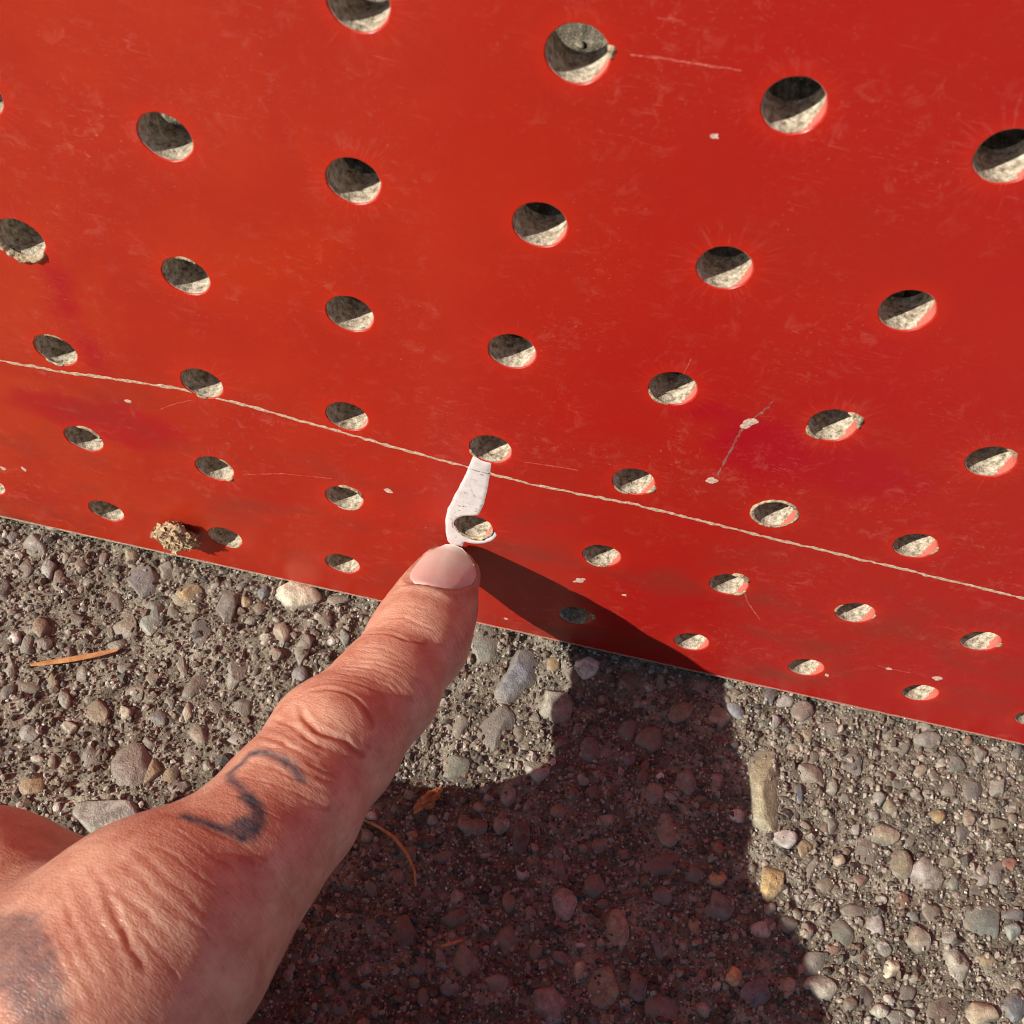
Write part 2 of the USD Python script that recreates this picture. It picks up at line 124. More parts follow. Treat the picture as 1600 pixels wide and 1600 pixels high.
    (0.2, 0.4, [[-14.0, -87.2, 67.9], [-13.5, -87.8, 68.3], [-13.0, -88.4, 68.7], [-12.6, -88.9, 69.0], [-12.1, -89.4, 69.3], [-11.7, -90.0, 69.6], [-11.2, -90.5, 69.8], [-10.8, -91.0, 70.1], [-10.4, -91.4, 70.2], [-9.9, -91.8, 70.4], [-9.5, -92.2, 70.5], [-9.1, -92.6, 70.6], [-8.7, -93.0, 70.7], [-8.2, -93.4, 70.7], [-7.8, -93.8, 70.8], [-7.3, -94.2, 70.8], [-6.9, -94.5, 70.8], [-6.4, -94.9, 70.7], [-5.9, -95.3, 70.7], [-5.4, -95.7, 70.6], [-5.0, -96.1, 70.5]]),
    (0.18, 0.4, [[-13.7, -89.7, 68.9], [-13.2, -90.2, 69.2], [-12.7, -90.7, 69.5], [-12.2, -91.2, 69.8], [-11.7, -91.7, 70.0], [-11.3, -92.2, 70.2], [-10.8, -92.7, 70.4], [-10.4, -93.2, 70.5], [-9.9, -93.6, 70.7], [-9.5, -94.0, 70.7], [-9.0, -94.4, 70.8], [-8.5, -94.8, 70.9], [-8.1, -95.2, 70.9], [-7.6, -95.6, 70.9], [-7.2, -96.0, 70.9], [-6.8, -96.4, 70.8], [-6.4, -96.7, 70.8], [-5.9, -97.1, 70.7], [-5.5, -97.5, 70.6]]),
    (0.18, 0.4, [[-2.7, -82.7, 68.6], [-2.1, -83.0, 68.5], [-1.5, -83.2, 68.4], [-0.9, -83.5, 68.3], [-0.3, -83.7, 68.2], [0.3, -84.0, 68.1], [0.8, -84.2, 67.9], [1.3, -84.5, 67.7], [1.9, -84.7, 67.5], [2.4, -85.0, 67.3], [2.9, -85.3, 67.1], [3.4, -85.5, 66.8], [3.8, -85.8, 66.5], [4.3, -86.0, 66.2]]),
    (0.18, 0.35, [[-5.0, -87.5, 69.6], [-4.3, -87.6, 69.6], [-3.7, -87.8, 69.5], [-3.1, -87.9, 69.4], [-2.4, -88.0, 69.3], [-2.0, -88.3, 69.2], [-1.5, -88.5, 69.1], [-1.0, -88.8, 69.0], [-0.5, -89.0, 68.8], [-0.1, -89.3, 68.7], [0.4, -89.5, 68.5], [0.8, -89.9, 68.3], [1.2, -90.3, 68.1], [1.6, -90.6, 67.9], [2.0, -90.9, 67.7], [2.4, -91.3, 67.5], [2.7, -91.6, 67.2]]),
    (0.12, 0.3, [[-6.5, -90.7, 70.3], [-6.0, -91.1, 70.3], [-5.5, -91.4, 70.3], [-5.0, -91.8, 70.3], [-4.5, -92.1, 70.3], [-3.9, -92.5, 70.2], [-3.5, -92.8, 70.1], [-3.0, -93.1, 70.0], [-2.6, -93.5, 69.9], [-2.2, -93.8, 69.8], [-1.8, -94.2, 69.7], [-1.4, -94.5, 69.5], [-1.1, -94.9, 69.3]]),
]
TATTOO = [
    (0.55, [[-0.2, -60.1, 54.7], [0.0, -59.4, 54.5], [0.3, -58.8, 54.3], [0.6, -58.1, 54.2], [1.2, -58.0, 54.6], [1.8, -57.9, 54.9], [2.3, -57.8, 55.2], [3.0, -58.0, 55.6], [3.7, -58.2, 56.0], [4.3, -58.4, 56.2], [5.0, -58.6, 56.4], [5.6, -58.7, 56.6], [6.3, -59.1, 56.8], [7.0, -59.4, 57.0], [7.7, -59.7, 57.0], [8.2, -60.2, 57.1], [8.7, -60.7, 57.2], [9.2, -61.1, 57.2]]),
    (0.4, [[5.5, -58.4, 56.5], [6.2, -58.7, 56.7], [6.8, -58.9, 56.8], [7.5, -59.1, 56.9], [7.9, -59.6, 57.0], [8.4, -60.0, 57.1], [8.8, -60.4, 57.1], [9.3, -60.9, 57.1]]),
    (0.55, [[-0.2, -60.1, 54.7], [-0.6, -60.6, 54.8], [-0.9, -61.2, 54.9], [-1.3, -61.8, 55.1], [-0.8, -62.7, 56.3], [-0.4, -63.6, 57.2], [0.3, -64.0, 57.9], [0.9, -64.4, 58.4], [1.5, -64.8, 58.8], [2.1, -65.3, 59.2], [2.6, -65.8, 59.6], [3.1, -66.2, 59.9]]),
    (0.75, [[2.9, -66.1, 59.8], [3.4, -66.5, 60.0], [3.9, -66.8, 60.2], [4.4, -67.2, 60.4], [4.9, -67.6, 60.5], [5.2, -68.2, 60.7], [5.4, -68.9, 60.9], [5.7, -69.5, 61.1], [5.6, -70.1, 61.4], [5.5, -70.7, 61.6], [5.4, -71.3, 61.8], [5.0, -71.5, 62.0], [4.5, -71.8, 62.2], [4.1, -72.1, 62.4]]),
    (0.6, [[4.1, -72.1, 62.4], [3.5, -72.1, 62.6], [2.9, -72.1, 62.7], [2.3, -72.0, 62.8], [1.8, -72.0, 62.8], [1.2, -72.0, 62.9], [0.7, -71.9, 62.9], [0.1, -71.8, 62.9], [-0.4, -71.7, 62.9], [-1.0, -71.6, 62.8], [-1.6, -71.6, 62.7], [-2.2, -71.5, 62.6], [-2.8, -71.4, 62.5], [-3.4, -71.3, 62.3], [-4.0, -71.2, 62.1]]),
    (0.85, [[3.7, -70.9, 62.1], [4.2, -70.5, 61.8], [4.8, -70.2, 61.6], [5.1, -69.7, 61.3]]),
]
TATTOO_FILL = [[-22.5, -89.0, 63.3], [-21.8, -89.8, 64.4], [-21.3, -90.5, 65.2], [-20.8, -91.2, 65.9], [-20.3, -91.9, 66.5], [-19.8, -92.6, 67.1], [-19.4, -93.3, 67.6], [-19.0, -93.9, 68.0], [-18.6, -94.6, 68.4], [-18.3, -95.2, 68.7], [-17.9, -95.8, 69.0], [-17.6, -96.5, 69.3], [-17.2, -97.1, 69.5], [-21.6, -88.9, 64.0], [-21.0, -89.7, 64.9], [-20.5, -90.5, 65.7], [-20.0, -91.2, 66.4], [-19.5, -91.9, 67.0], [-19.1, -92.5, 67.5], [-18.7, -93.2, 67.9], [-18.3, -93.9, 68.3], [-17.9, -94.5, 68.7], [-17.5, -95.1, 69.0], [-17.2, -95.7, 69.3], [-16.9, -96.4, 69.5], [-20.2, -89.7, 65.5], [-19.6, -90.4, 66.2], [-19.2, -91.1, 66.8], [-18.7, -91.8, 67.4], [-18.3, -92.5, 67.8], [-17.9, -93.1, 68.2], [-17.5, -93.8, 68.6], [-17.2, -94.4, 69.0], [-16.8, -95.0, 69.2], [-16.5, -95.6, 69.5], [-16.2, -96.3, 69.7], [-19.8, -88.9, 65.3], [-19.3, -89.6, 66.0], [-18.9, -90.3, 66.7], [-18.4, -91.0, 67.2], [-18.0, -91.7, 67.7], [-17.6, -92.4, 68.2], [-17.2, -93.0, 68.5], [-16.8, -93.7, 68.9], [-16.5, -94.3, 69.2], [-16.1, -94.9, 69.5], [-15.8, -95.5, 69.7], [-15.5, -96.2, 69.9], [-19.0, -88.8, 65.8], [-18.5, -89.5, 66.5], [-18.1, -90.2, 67.1], [-17.6, -90.9, 67.6], [-17.2, -91.6, 68.1], [-16.8, -92.3, 68.5], [-16.5, -92.9, 68.8], [-16.1, -93.6, 69.2], [-15.8, -94.2, 69.4], [-15.4, -94.8, 69.7], [-15.1, -95.4, 69.9], [-14.8, -96.0, 70.1], [-14.5, -96.6, 70.3], [-14.2, -97.2, 70.4], [-18.2, -88.7, 66.3], [-17.7, -89.5, 66.9], [-17.3, -90.2, 67.5], [-16.9, -90.9, 68.0], [-16.5, -91.5, 68.4], [-16.1, -92.2, 68.8], [-15.8, -92.8, 69.1], [-15.4, -93.5, 69.4], [-15.1, -94.1, 69.6], [-14.8, -94.7, 69.9], [-14.4, -95.3, 70.1], [-14.1, -95.9, 70.2], [-13.8, -96.5, 70.4], [-13.6, -97.1, 70.5], [-13.3, -97.7, 70.6], [-13.0, -98.3, 70.7], [-17.4, -88.7, 66.8], [-17.0, -89.4, 67.3], [-16.5, -90.1, 67.8], [-16.1, -90.8, 68.3], [-15.8, -91.4, 68.7], [-15.4, -92.1, 69.0], [-15.0, -92.7, 69.3], [-14.7, -93.4, 69.6], [-14.4, -94.0, 69.8], [-14.1, -94.6, 70.1], [-13.8, -95.2, 70.2], [-13.5, -95.8, 70.4], [-13.2, -96.4, 70.5], [-12.9, -97.0, 70.6], [-12.6, -97.6, 70.7], [-12.4, -98.2, 70.8], [-12.1, -98.8, 70.9], [-11.8, -99.3, 70.9], [-11.6, -99.9, 71.0], [-16.6, -88.6, 67.2], [-16.2, -89.3, 67.7], [-15.8, -90.0, 68.2], [-15.4, -90.7, 68.6], [-15.0, -91.4, 68.9], [-14.7, -92.0, 69.3], [-14.3, -92.6, 69.5], [-14.0, -93.3, 69.8], [-13.7, -93.9, 70.0], [-13.4, -94.5, 70.2], [-13.1, -95.1, 70.4], [-12.8, -95.7, 70.5], [-12.5, -96.3, 70.6], [-12.3, -96.9, 70.7], [-12.0, -97.5, 70.8], [-11.7, -98.1, 70.9], [-11.5, -98.6, 70.9], [-11.2, -99.2, 71.0], [-11.0, -99.8, 71.0], [-15.1, -89.9, 68.4], [-14.7, -90.6, 68.8], [-14.3, -91.3, 69.2], [-14.0, -91.9, 69.5], [-13.7, -92.5, 69.7], [-13.3, -93.2, 70.0], [-13.0, -93.8, 70.2], [-12.7, -94.4, 70.3], [-12.4, -95.0, 70.5], [-12.2, -95.6, 70.6], [-11.9, -96.2, 70.7], [-11.6, -96.8, 70.8], [-11.4, -97.4, 70.9], [-11.1, -98.0, 70.9], [-10.8, -98.5, 71.0], [-10.6, -99.1, 71.0], [-10.3, -99.7, 71.1], [-13.6, -91.2, 69.4], [-13.3, -91.8, 69.7], [-13.0, -92.4, 69.9], [-12.7, -93.1, 70.1], [-12.4, -93.7, 70.3], [-12.1, -94.3, 70.5], [-11.8, -94.9, 70.6], [-11.5, -95.5, 70.7], [-11.2, -96.1, 70.8], [-11.0, -96.7, 70.9], [-10.7, -97.3, 70.9], [-10.5, -97.8, 71.0], [-10.2, -98.4, 71.0], [-10.0, -99.0, 71.0], [-9.7, -99.5, 71.1], [-12.3, -92.3, 70.1], [-12.0, -93.0, 70.2], [-11.7, -93.6, 70.4], [-11.4, -94.2, 70.6], [-11.1, -94.8, 70.7], [-10.9, -95.4, 70.8], [-10.6, -96.0, 70.9], [-10.3, -96.6, 70.9], [-10.1, -97.1, 71.0], [-9.8, -97.7, 71.0], [-9.6, -98.3, 71.0], [-9.4, -98.9, 71.0], [-9.1, -99.4, 71.1], [-10.5, -94.7, 70.7], [-10.2, -95.3, 70.8], [-10.0, -95.9, 70.9], [-9.7, -96.4, 70.9], [-9.5, -97.0, 71.0], [-9.2, -97.6, 71.0], [-9.0, -98.2, 71.0], [-8.7, -98.7, 71.0], [-8.5, -99.3, 71.0], [-8.4, -98.0, 71.0], [-8.1, -98.6, 71.0], [-7.9, -99.2, 71.0]]
PIP_BUMP = [10.99, -49.16, 53.26]
NAIL = [[20.88, -17.83, 41.72], [17.3, -13.75, 38.91], [26.33, -8.33, 35.43], [21.07, -10.99, 38.56]]
PALETTE = ['blue', 'brown', 'cream', 'dark', 'green', 'grey', 'maroon', 'mauve', 'ochre', 'olive', 'orange', 'pale', 'pinkgrey', 'red', 'slate', 'tan', 'teal', 'white']
PEBBLES = [
    (-43.0, -6.9, 4.30, 2.99, 128, 14), (-37.4, -15.4, 4.63, 2.03, 94, 16), (-30.1, -46.8, 4.26, 3.25, 114, 7), (-30.9, -57.2, 6.24, 4.16, -174, 5), (-9.8, -2.7, 4.42, 3.68, -169, 2), (-23.1, -8.9, 3.74, 2.29, 103, 5),
    (-4.6, -14.3, 3.87, 1.84, 93, 11), (-16.8, -23.6, 4.24, 2.48, 97, 11), (-26.9, -15.8, 3.69, 2.70, 114, 3), (-41.7, -18.3, 2.64, 2.33, 141, 15), (-40.0, -38.1, 2.87, 2.45, 165, 8), (-28.6, -36.2, 1.90, 1.63, 131, 0),
    (-12.0, -37.1, 1.91, 1.65, 178, 17), (-35.3, -36.7, 1.51, 1.32, 143, 2), (-23.3, -33.9, 2.18, 1.03, 110, 2), (-32.3, -28.2, 1.97, 1.40, 132, 8), (-51.9, -32.9, 2.28, 1.25, 123, 8), (-55.9, -35.5, 2.40, 1.98, 166, 1),
    (-62.5, -26.0, 1.65, 1.39, 147, 17), (-59.2, -27.2, 2.40, 1.51, 109, 5), (-56.0, -25.9, 1.61, 1.34, 137, 7), (-59.1, -11.7, 2.69, 1.33, 121, 15), (-67.4, -4.3, 3.11, 2.40, 125, 5), (-72.8, -3.5, 1.65, 1.33, 131, 0),
    (-56.1, -6.9, 1.91, 1.59, 129, 15), (-46.9, -1.7, 2.16, 1.74, 121, 9), (-19.8, -6.5, 1.54, 1.32, 116, 8), (-16.4, -7.5, 1.93, 1.32, 109, 1), (-16.4, -3.8, 1.67, 1.33, 111, 14), (3.8, -3.0, 2.54, 1.73, 104, 14),
    (-9.8, -12.7, 2.84, 1.92, 108, 15), (3.1, -9.8, 2.01, 1.13, 104, 16), (0.8, -11.3, 1.04, 1.02, 141, 17), (-23.4, -27.7, 3.25, 1.60, 60, 7), (-27.5, -24.5, 3.02, 1.33, 118, 9), (-27.6, -32.0, 1.92, 0.84, 119, 16),
    (-38.2, -46.9, 2.40, 2.06, 155, 5), (-28.4, -41.6, 2.26, 1.12, 164, 14), (-25.8, -47.3, 3.20, 1.34, 87, 8), (-22.5, -47.1, 2.76, 1.67, 89, 8), (-19.9, -49.2, 2.30, 1.79, -178, 5), (-46.5, -54.9, 2.35, 1.96, 155, 8),
    (-44.7, -50.1, 1.96, 1.08, 116, 15), (-44.4, -42.2, 1.63, 1.27, 177, 2), (-41.9, -22.7, 1.94, 1.42, -174, 11), (-46.3, -30.7, 1.94, 1.20, 116, 5), (-50.8, -27.1, 1.59, 1.34, 138, 15), (-33.5, -13.3, 2.31, 1.57, 113, 4),
    (-19.4, -38.0, 2.07, 1.83, 131, 15), (-18.7, -31.2, 1.78, 1.62, 158, 12), (-17.0, -51.5, 1.90, 1.12, 112, 2), (-60.8, -32.3, 3.02, 1.11, 122, 11), (-69.0, -16.4, 2.92, 1.50, 117, 3), (-2.1, -7.2, 2.11, 2.05, 131, 1),
    (-0.4, -1.3, 2.63, 1.32, -165, 15), (-3.5, -21.0, 2.18, 1.49, 107, 14), (-9.7, -17.3, 1.77, 1.65, 171, 15), (-32.3, -7.6, 3.11, 2.86, 160, 8), (-46.6, -13.0, 3.49, 1.94, 113, 6), (-51.3, -44.6, 2.09, 1.70, 136, 5),
    (-47.9, -36.5, 2.10, 1.35, 118, 11), (-44.6, -20.2, 1.49, 0.70, 127, 10), (-31.4, -24.9, 0.91, 0.82, 148, 10), (-13.9, -42.6, 0.99, 0.60, 111, 17), (-38.2, -3.5, 3.02, 2.01, 113, 5), (-67.7, -10.0, 2.44, 1.88, 127, 15),
    (-62.2, -9.2, 2.77, 1.73, 117, 5), (-58.7, -37.5, 1.74, 1.22, 84, 3), (-34.9, -31.8, 2.39, 1.86, -178, 8), (-13.5, -30.0, 2.48, 2.29, 157, 5), (-40.7, -43.7, 1.72, 1.15, 119, 5), (-58.5, -23.0, 2.27, 1.61, 122, 1),
    (-12.7, -14.6, 1.51, 1.24, -172, 11), (-52.2, -4.0, 1.59, 0.89, 114, 7), (-38.7, -27.2, 1.46, 1.26, 170, 5), (42.4, -9.3, 7.74, 4.45, 76, 14), (33.5, -4.9, 5.41, 3.41, 98, 16), (39.1, -23.1, 5.67, 3.12, 76, 5),
    (51.4, -14.2, 4.16, 3.77, -139, 11), (56.9, -3.9, 3.05, 2.70, 69, 17), (31.9, -24.2, 2.54, 2.05, 97, 11), (32.7, -32.5, 3.18, 2.70, -163, 4), (49.4, -30.2, 2.84, 2.58, -148, 11), (44.6, -22.7, 1.88, 1.53, 92, 15),
    (45.5, -33.0, 1.30, 0.96, 95, 15), (28.0, -29.1, 0.72, 0.69, 90, 17), (51.2, -20.4, 0.75, 0.55, 93, 17), (49.0, -5.5, 2.22, 1.49, 94, 8), (53.7, -6.6, 2.21, 1.49, 93, 15), (37.8, -44.6, 3.09, 2.44, -165, 15),
    (43.9, -42.5, 2.07, 1.44, 87, 5), (27.2, -48.7, 1.41, 1.20, -169, 8), (34.1, -51.1, 3.03, 1.58, -163, 1), (26.4, -57.4, 1.48, 1.34, -173, 12), (38.1, -58.2, 1.39, 1.23, -166, 12), (48.4, -44.1, 3.54, 1.56, 98, 3),
    (44.5, -36.5, 2.38, 1.85, 95, 5), (64.7, -37.4, 2.43, 1.96, -157, 12), (64.6, -42.8, 2.82, 1.49, -147, 17), (57.0, -48.8, 1.98, 1.44, 94, 11), (59.0, -55.3, 2.84, 2.05, 106, 12), (48.3, -57.0, 1.81, 1.40, 96, 1),
    (48.3, -64.2, 3.01, 2.70, 94, 12), (77.8, -36.2, 3.47, 2.50, 104, 15), (77.4, -43.7, 4.64, 2.95, -154, 6), (84.1, -44.3, 2.20, 1.85, -146, 5), (89.1, -44.5, 1.82, 1.50, -147, 10), (80.8, -25.6, 2.70, 2.07, 81, 5),
    (87.4, -24.2, 2.29, 1.80, 77, 12), (87.6, -10.0, 3.02, 2.41, 73, 11), (72.2, -17.8, 2.93, 2.50, -143, 15), (67.3, -16.5, 2.93, 2.23, 86, 4), (78.7, -10.3, 2.97, 2.32, -152, 1), (74.5, -29.8, 2.52, 1.90, 85, 5),
    (71.6, -25.7, 3.18, 1.18, 83, 1), (55.1, -37.4, 2.19, 2.04, -130, 15), (61.9, -32.1, 1.75, 1.33, -159, 1), (92.7, -30.3, 2.00, 1.58, 179, 17), (70.1, -58.6, 3.92, 2.81, 101, 15), (68.8, -68.9, 3.42, 3.13, 69, 9),
    (59.0, -74.1, 3.86, 3.42, -160, 12), (48.2, -71.8, 2.40, 1.97, -167, 12), (40.4, -74.4, 2.13, 1.52, -169, 5), (33.3, -74.7, 1.32, 1.09, -172, 10), (37.0, -69.7, 1.71, 1.04, 119, 12), (33.5, -71.5, 1.90, 1.68, -173, 14),
    (29.2, -66.4, 3.17, 2.69, 106, 1), (38.4, -62.2, 2.45, 1.67, -168, 1), (74.6, -67.5, 2.50, 1.77, 90, 5), (93.2, -62.0, 1.90, 1.61, 66, 10), (97.9, -63.9, 3.01, 2.56, -137, 14), (85.1, -54.6, 2.11, 1.16, 102, 8),
    (77.8, -59.4, 2.73, 0.93, 111, 14), (79.4, -70.6, 3.78, 2.85, -161, 7), (89.4, -49.3, 3.16, 2.73, -129, 5), (81.3, -64.8, 0.92, 0.79, 76, 17), (69.4, -43.3, 2.13, 1.31, -164, 10), (59.1, -59.4, 1.99, 0.95, -176, 8),
    (54.9, -65.0, 1.84, 1.21, 85, 9), (41.4, -69.5, 3.10, 2.89, 100, 9), (64.1, -51.0, 2.37, 2.15, -143, 5), (78.0, -50.1, 1.89, 1.65, -141, 14), (59.4, -23.3, 2.83, 2.19, 88, 5), (73.5, -3.7, 2.23, 1.16, 92, 11),
    (66.4, -5.7, 3.03, 2.63, -137, 1), (88.9, -1.0, 1.36, 1.02, -151, 16), (52.6, -58.6, 1.32, 1.10, 93, 12), (63.3, -66.8, 2.26, 0.98, 91, 15), (43.6, -60.2, 0.94, 0.59, 99, 17), (65.3, -35.2, 0.67, 0.61, -129, 17),
    (83.0, -60.8, 1.39, 0.71, 92, 12), (63.0, -62.4, 0.80, 0.55, -165, 17), (97.6, -23.7, 10.78, 4.15, 94, 9), (117.5, -13.2, 4.07, 2.69, 91, 14), (112.3, -6.2, 2.75, 2.17, -135, 11), (106.0, -3.4, 2.61, 2.33, -178, 7),
    (100.0, -7.4, 1.79, 1.46, -125, 12), (102.0, -1.6, 2.28, 1.84, 56, 17), (98.4, -1.6, 1.82, 1.39, 72, 3), (95.3, -6.3, 1.51, 1.19, -145, 17), (129.4, -6.6, 2.55, 1.83, 86, 16), (141.2, -7.8, 2.73, 1.87, -149, 16),
    (137.9, -8.6, 1.55, 1.05, 69, 11), (145.5, -13.0, 3.54, 2.46, 65, 14), (135.1, -3.5, 2.97, 1.75, -157, 5), (122.7, -9.8, 2.27, 1.76, -129, 5), (108.3, -13.6, 1.83, 1.47, -128, 15), (105.7, -22.4, 2.06, 1.20, 95, 0),
    (108.3, -18.0, 3.02, 2.02, 172, 15), (113.1, -19.4, 1.98, 1.35, 77, 11), (121.5, -16.7, 1.78, 1.39, 56, 12), (128.0, -15.3, 2.02, 1.34, -154, 14), (131.9, -17.1, 1.34, 0.93, 150, 17), (125.9, -21.1, 1.82, 1.41, -133, 9),
    (102.5, -33.2, 2.69, 2.01, -152, 17), (106.9, -34.5, 2.13, 1.73, 58, 8), (120.6, -31.4, 3.24, 2.55, -136, 5), (127.6, -33.2, 3.17, 2.36, 65, 9), (133.5, -33.9, 3.88, 3.04, 68, 17), (114.4, -35.2, 1.66, 1.33, 56, 15),
    (119.2, -37.9, 1.66, 1.27, -144, 13), (124.6, -27.2, 3.38, 2.41, -150, 15), (112.8, -27.7, 2.55, 1.83, 75, 11), (118.1, -27.6, 1.38, 0.92, 77, 17), (108.5, -38.2, 2.93, 0.95, 69, 11), (100.5, -42.8, 3.69, 2.75, 77, 8),
    (141.7, -23.5, 2.54, 1.68, 70, 3), (143.2, -35.3, 2.28, 1.63, -146, 3), (145.0, -41.3, 4.78, 3.27, -151, 16), (121.8, -46.9, 2.75, 2.29, 80, 17), (114.5, -50.2, 3.06, 2.49, -133, 4), (112.9, -53.4, 1.62, 0.96, -162, 13),
    (131.0, -47.6, 3.25, 2.40, -147, 2), (138.7, -50.9, 2.79, 2.43, 97, 11), (125.0, -54.5, 2.00, 1.59, -131, 2), (117.1, -44.6, 2.92, 1.82, -160, 7), (110.1, -45.6, 1.26, 1.03, 57, 2), (109.6, -56.2, 2.81, 2.30, 61, 5),
    (111.1, -60.4, 3.47, 2.11, -162, 11), (135.7, -60.4, 3.81, 2.93, -137, 1), (143.0, -59.4, 3.17, 2.22, -150, 15), (149.6, -56.8, 2.87, 2.05, 61, 14), (151.0, -52.5, 1.54, 1.14, -129, 2), (150.8, -42.2, 1.96, 1.44, -129, 16),
    (127.8, -40.5, 2.13, 1.66, -127, 10), (147.5, -24.8, 1.40, 0.78, 76, 17), (147.0, -4.3, 2.24, 1.56, 63, 5), (150.9, -10.7, 2.75, 1.86, 65, 5), (143.6, -19.9, 2.03, 1.34, 70, 15), (136.0, -21.0, 2.27, 1.31, -159, 8),
    (156.2, -1.6, 2.04, 1.46, -131, 14), (134.4, -0.8, 2.67, 1.39, -160, 11), (126.6, -1.2, 1.81, 0.87, -138, 10), (107.6, -50.7, 1.73, 1.40, 63, 15), (106.1, -44.5, 1.16, 0.90, -149, 17), (151.9, -28.0, 1.76, 1.21, -147, 13),
    (144.7, -32.3, 2.31, 1.64, -146, 12), (154.3, -14.9, 2.21, 1.52, -145, 7), (148.6, -30.2, 2.75, 1.95, 61, 5), (138.1, -30.4, 2.14, 1.49, 68, 9), (151.4, -38.5, 2.48, 1.42, -159, 14), (145.4, -48.7, 2.50, 1.12, -173, 8),
    (125.7, -63.4, 2.07, 1.59, -145, 5), (107.1, -9.4, 1.76, 1.36, -143, 15), (139.7, -14.3, 2.03, 1.41, -148, 5), (133.3, -11.3, 1.81, 1.32, -144, 15), (123.2, -20.1, 1.71, 1.30, 62, 5), (104.2, -27.5, 1.82, 1.41, 71, 5),
    (111.6, -40.5, 1.82, 1.37, -150, 1), (115.8, -21.2, 1.36, 1.00, -149, 5), (128.0, -58.4, 2.05, 1.42, -155, 5), (119.3, -60.5, 2.33, 1.66, -155, 3), (122.1, -62.6, 1.81, 1.23, -157, 11), (134.3, -41.5, 2.09, 1.59, 57, 1),
    (137.6, -46.1, 1.78, 1.36, -128, 5), (150.1, -19.6, 2.37, 1.57, -150, 9), (129.9, -27.1, 2.04, 1.44, -150, 5), (103.7, -50.1, 2.05, 1.50, -155, 5),
]
CRACK = [(-69.02, 56.85), (-62.06, 57.34), (-50.53, 58.03), (-42.67, 59.37), (-35.06, 60.29), (-28.19, 60.95), (-22.56, 60.66), (-16.11, 60.46), (-9.3, 59.66), (-0.93, 59.03), (9.14, 58.05), (18.49, 57.33), (33.84, 56.28), (53.61, 57.35), (75.14, 56.55), (101.58, 56.15), (125.96, 55.64), (138.38, 55.19)]
SMEAR = [(22.68, 61.01), (22.45, 59.29), (22.19, 56.8), (21.58, 52.38), (20.59, 46.84), (19.88, 42.44), (19.87, 38.17), (20.31, 34.38), (20.98, 31.26), (22.39, 29.31), (23.35, 30.65), (24.11, 30.42), (24.21, 32.4), (25.47, 32.39), (26.66, 32.62), (28.24, 33.57), (29.61, 35.06), (30.1, 37.24), (29.65, 38.3), (29.34, 37.06), (28.91, 35.76), (27.66, 34.32), (26.29, 33.65), (24.83, 33.8), (23.6, 35.09), (22.52, 36.86), (21.96, 38.81), (22.61, 40.89), (23.91, 41.81), (25.78, 42.74), (26.32, 46.71), (26.43, 51.17), (26.28, 55.75), (26.03, 59.75), (26.02, 60.66), (25.21, 60.53), (24.1, 60.83)]
SMEAR_LINE = [(24.29, 55.74), (23.12, 54.52), (23.01, 52.56), (23.75, 50.11), (24.93, 47.78)]
SMEAR_LINE2 = [(23.26, 45.47), (22.33, 43.43), (21.3, 42.18), (20.95, 39.91), (21.36, 37.04), (21.95, 35.96)]
CHIPS = [(64.1, 85.4, 1.73, 1.14, 62.0), (63.29, 69.04, 1.18, 1.08, 21.0), (43.42, 133.75, 0.6, 0.44, 15.0), (29.68, 138.42, 0.44, 0.4, 15.0), (44.01, 142.93, 0.49, 0.31, 15.0), (-0.98, 110.07, 0.46, 0.45, 16.0), (69.9, 141.08, 0.41, 0.43, 15.0), (-39.8, 53.8, 0.78, 0.62, -4.0), (8.23, 44.05, 1.08, 0.87, -13.0), (48.53, 27.55, 1.71, 0.94, 48.0), (126.88, 20.63, 1.13, 1.16, 16.0), (20.89, 71.7, 0.33, 0.5, 20.0), (-66.15, 22.44, 0.66, 0.81, 5.0), (-70.59, 20.95, 0.78, 0.78, 21.0), (106.68, 11.67, 0.53, 0.9, 28.0), (62.04, 60.76, 0.34, 0.58, 22.0), (36.58, 4.88, 0.6, 0.58, 25.0), (-47.18, 97.93, 0.42, 0.39, 16.0), (67.15, 125.63, 0.23, 0.31, 17.0), (75.7, 121.99, 0.23, 0.33, 17.0), (-15.17, 8.0, 0.47, 0.56, 24.0), (63.58, 28.48, 0.39, 0.5, 25.0), (58.26, 25.77, 0.53, 0.51, 25.0), (116.8, 20.22, 0.78, 0.57, 10.0), (106.21, 33.89, 0.36, 0.51, 26.0), (99.95, 64.21, 0.31, 0.4, 23.0)]
SCRATCHES = [(0.35, 'dark', [(63.61, 70.89), (63.52, 77.64), (63.45, 81.11), (63.79, 84.79), (65.13, 88.37), (65.85, 91.48)]), (0.3, 'pale', [(31.21, 141.44), (35.87, 142.01), (40.21, 142.33), (43.79, 142.71)]), (0.3, 'pale', [(79.75, 36.96), (81.48, 33.77), (84.3, 30.16), (86.06, 28.18)]), (0.3, 'pale', [(114.19, 20.47), (117.48, 20.25), (121.56, 20.44)]), (0.22, 'pale', [(31.69, 62.38), (37.26, 63.17), (41.19, 63.53)]), (0.2, 'pale', [(-34.03, 53.47), (-31.4, 55.88), (-27.66, 58.48)]), (0.2, 'pale', [(-19.8, 38.42), (-12.19, 41.81), (-2.33, 43.96)]), (0.2, 'pale', [(51.32, 92.03), (51.5, 96.5)])]
CLUMP = [[-35.2, 0.0, 12.7]]
BUD = [[28.7, -41.6, 0.0]]
N1 = [[-56.4, -31.7, 0.0], [-53.4, -30.4, 0.0], [-49.4, -28.7, 0.0], [-44.9, -26.5, 0.0], [-41.1, -24.4, 0.0]]
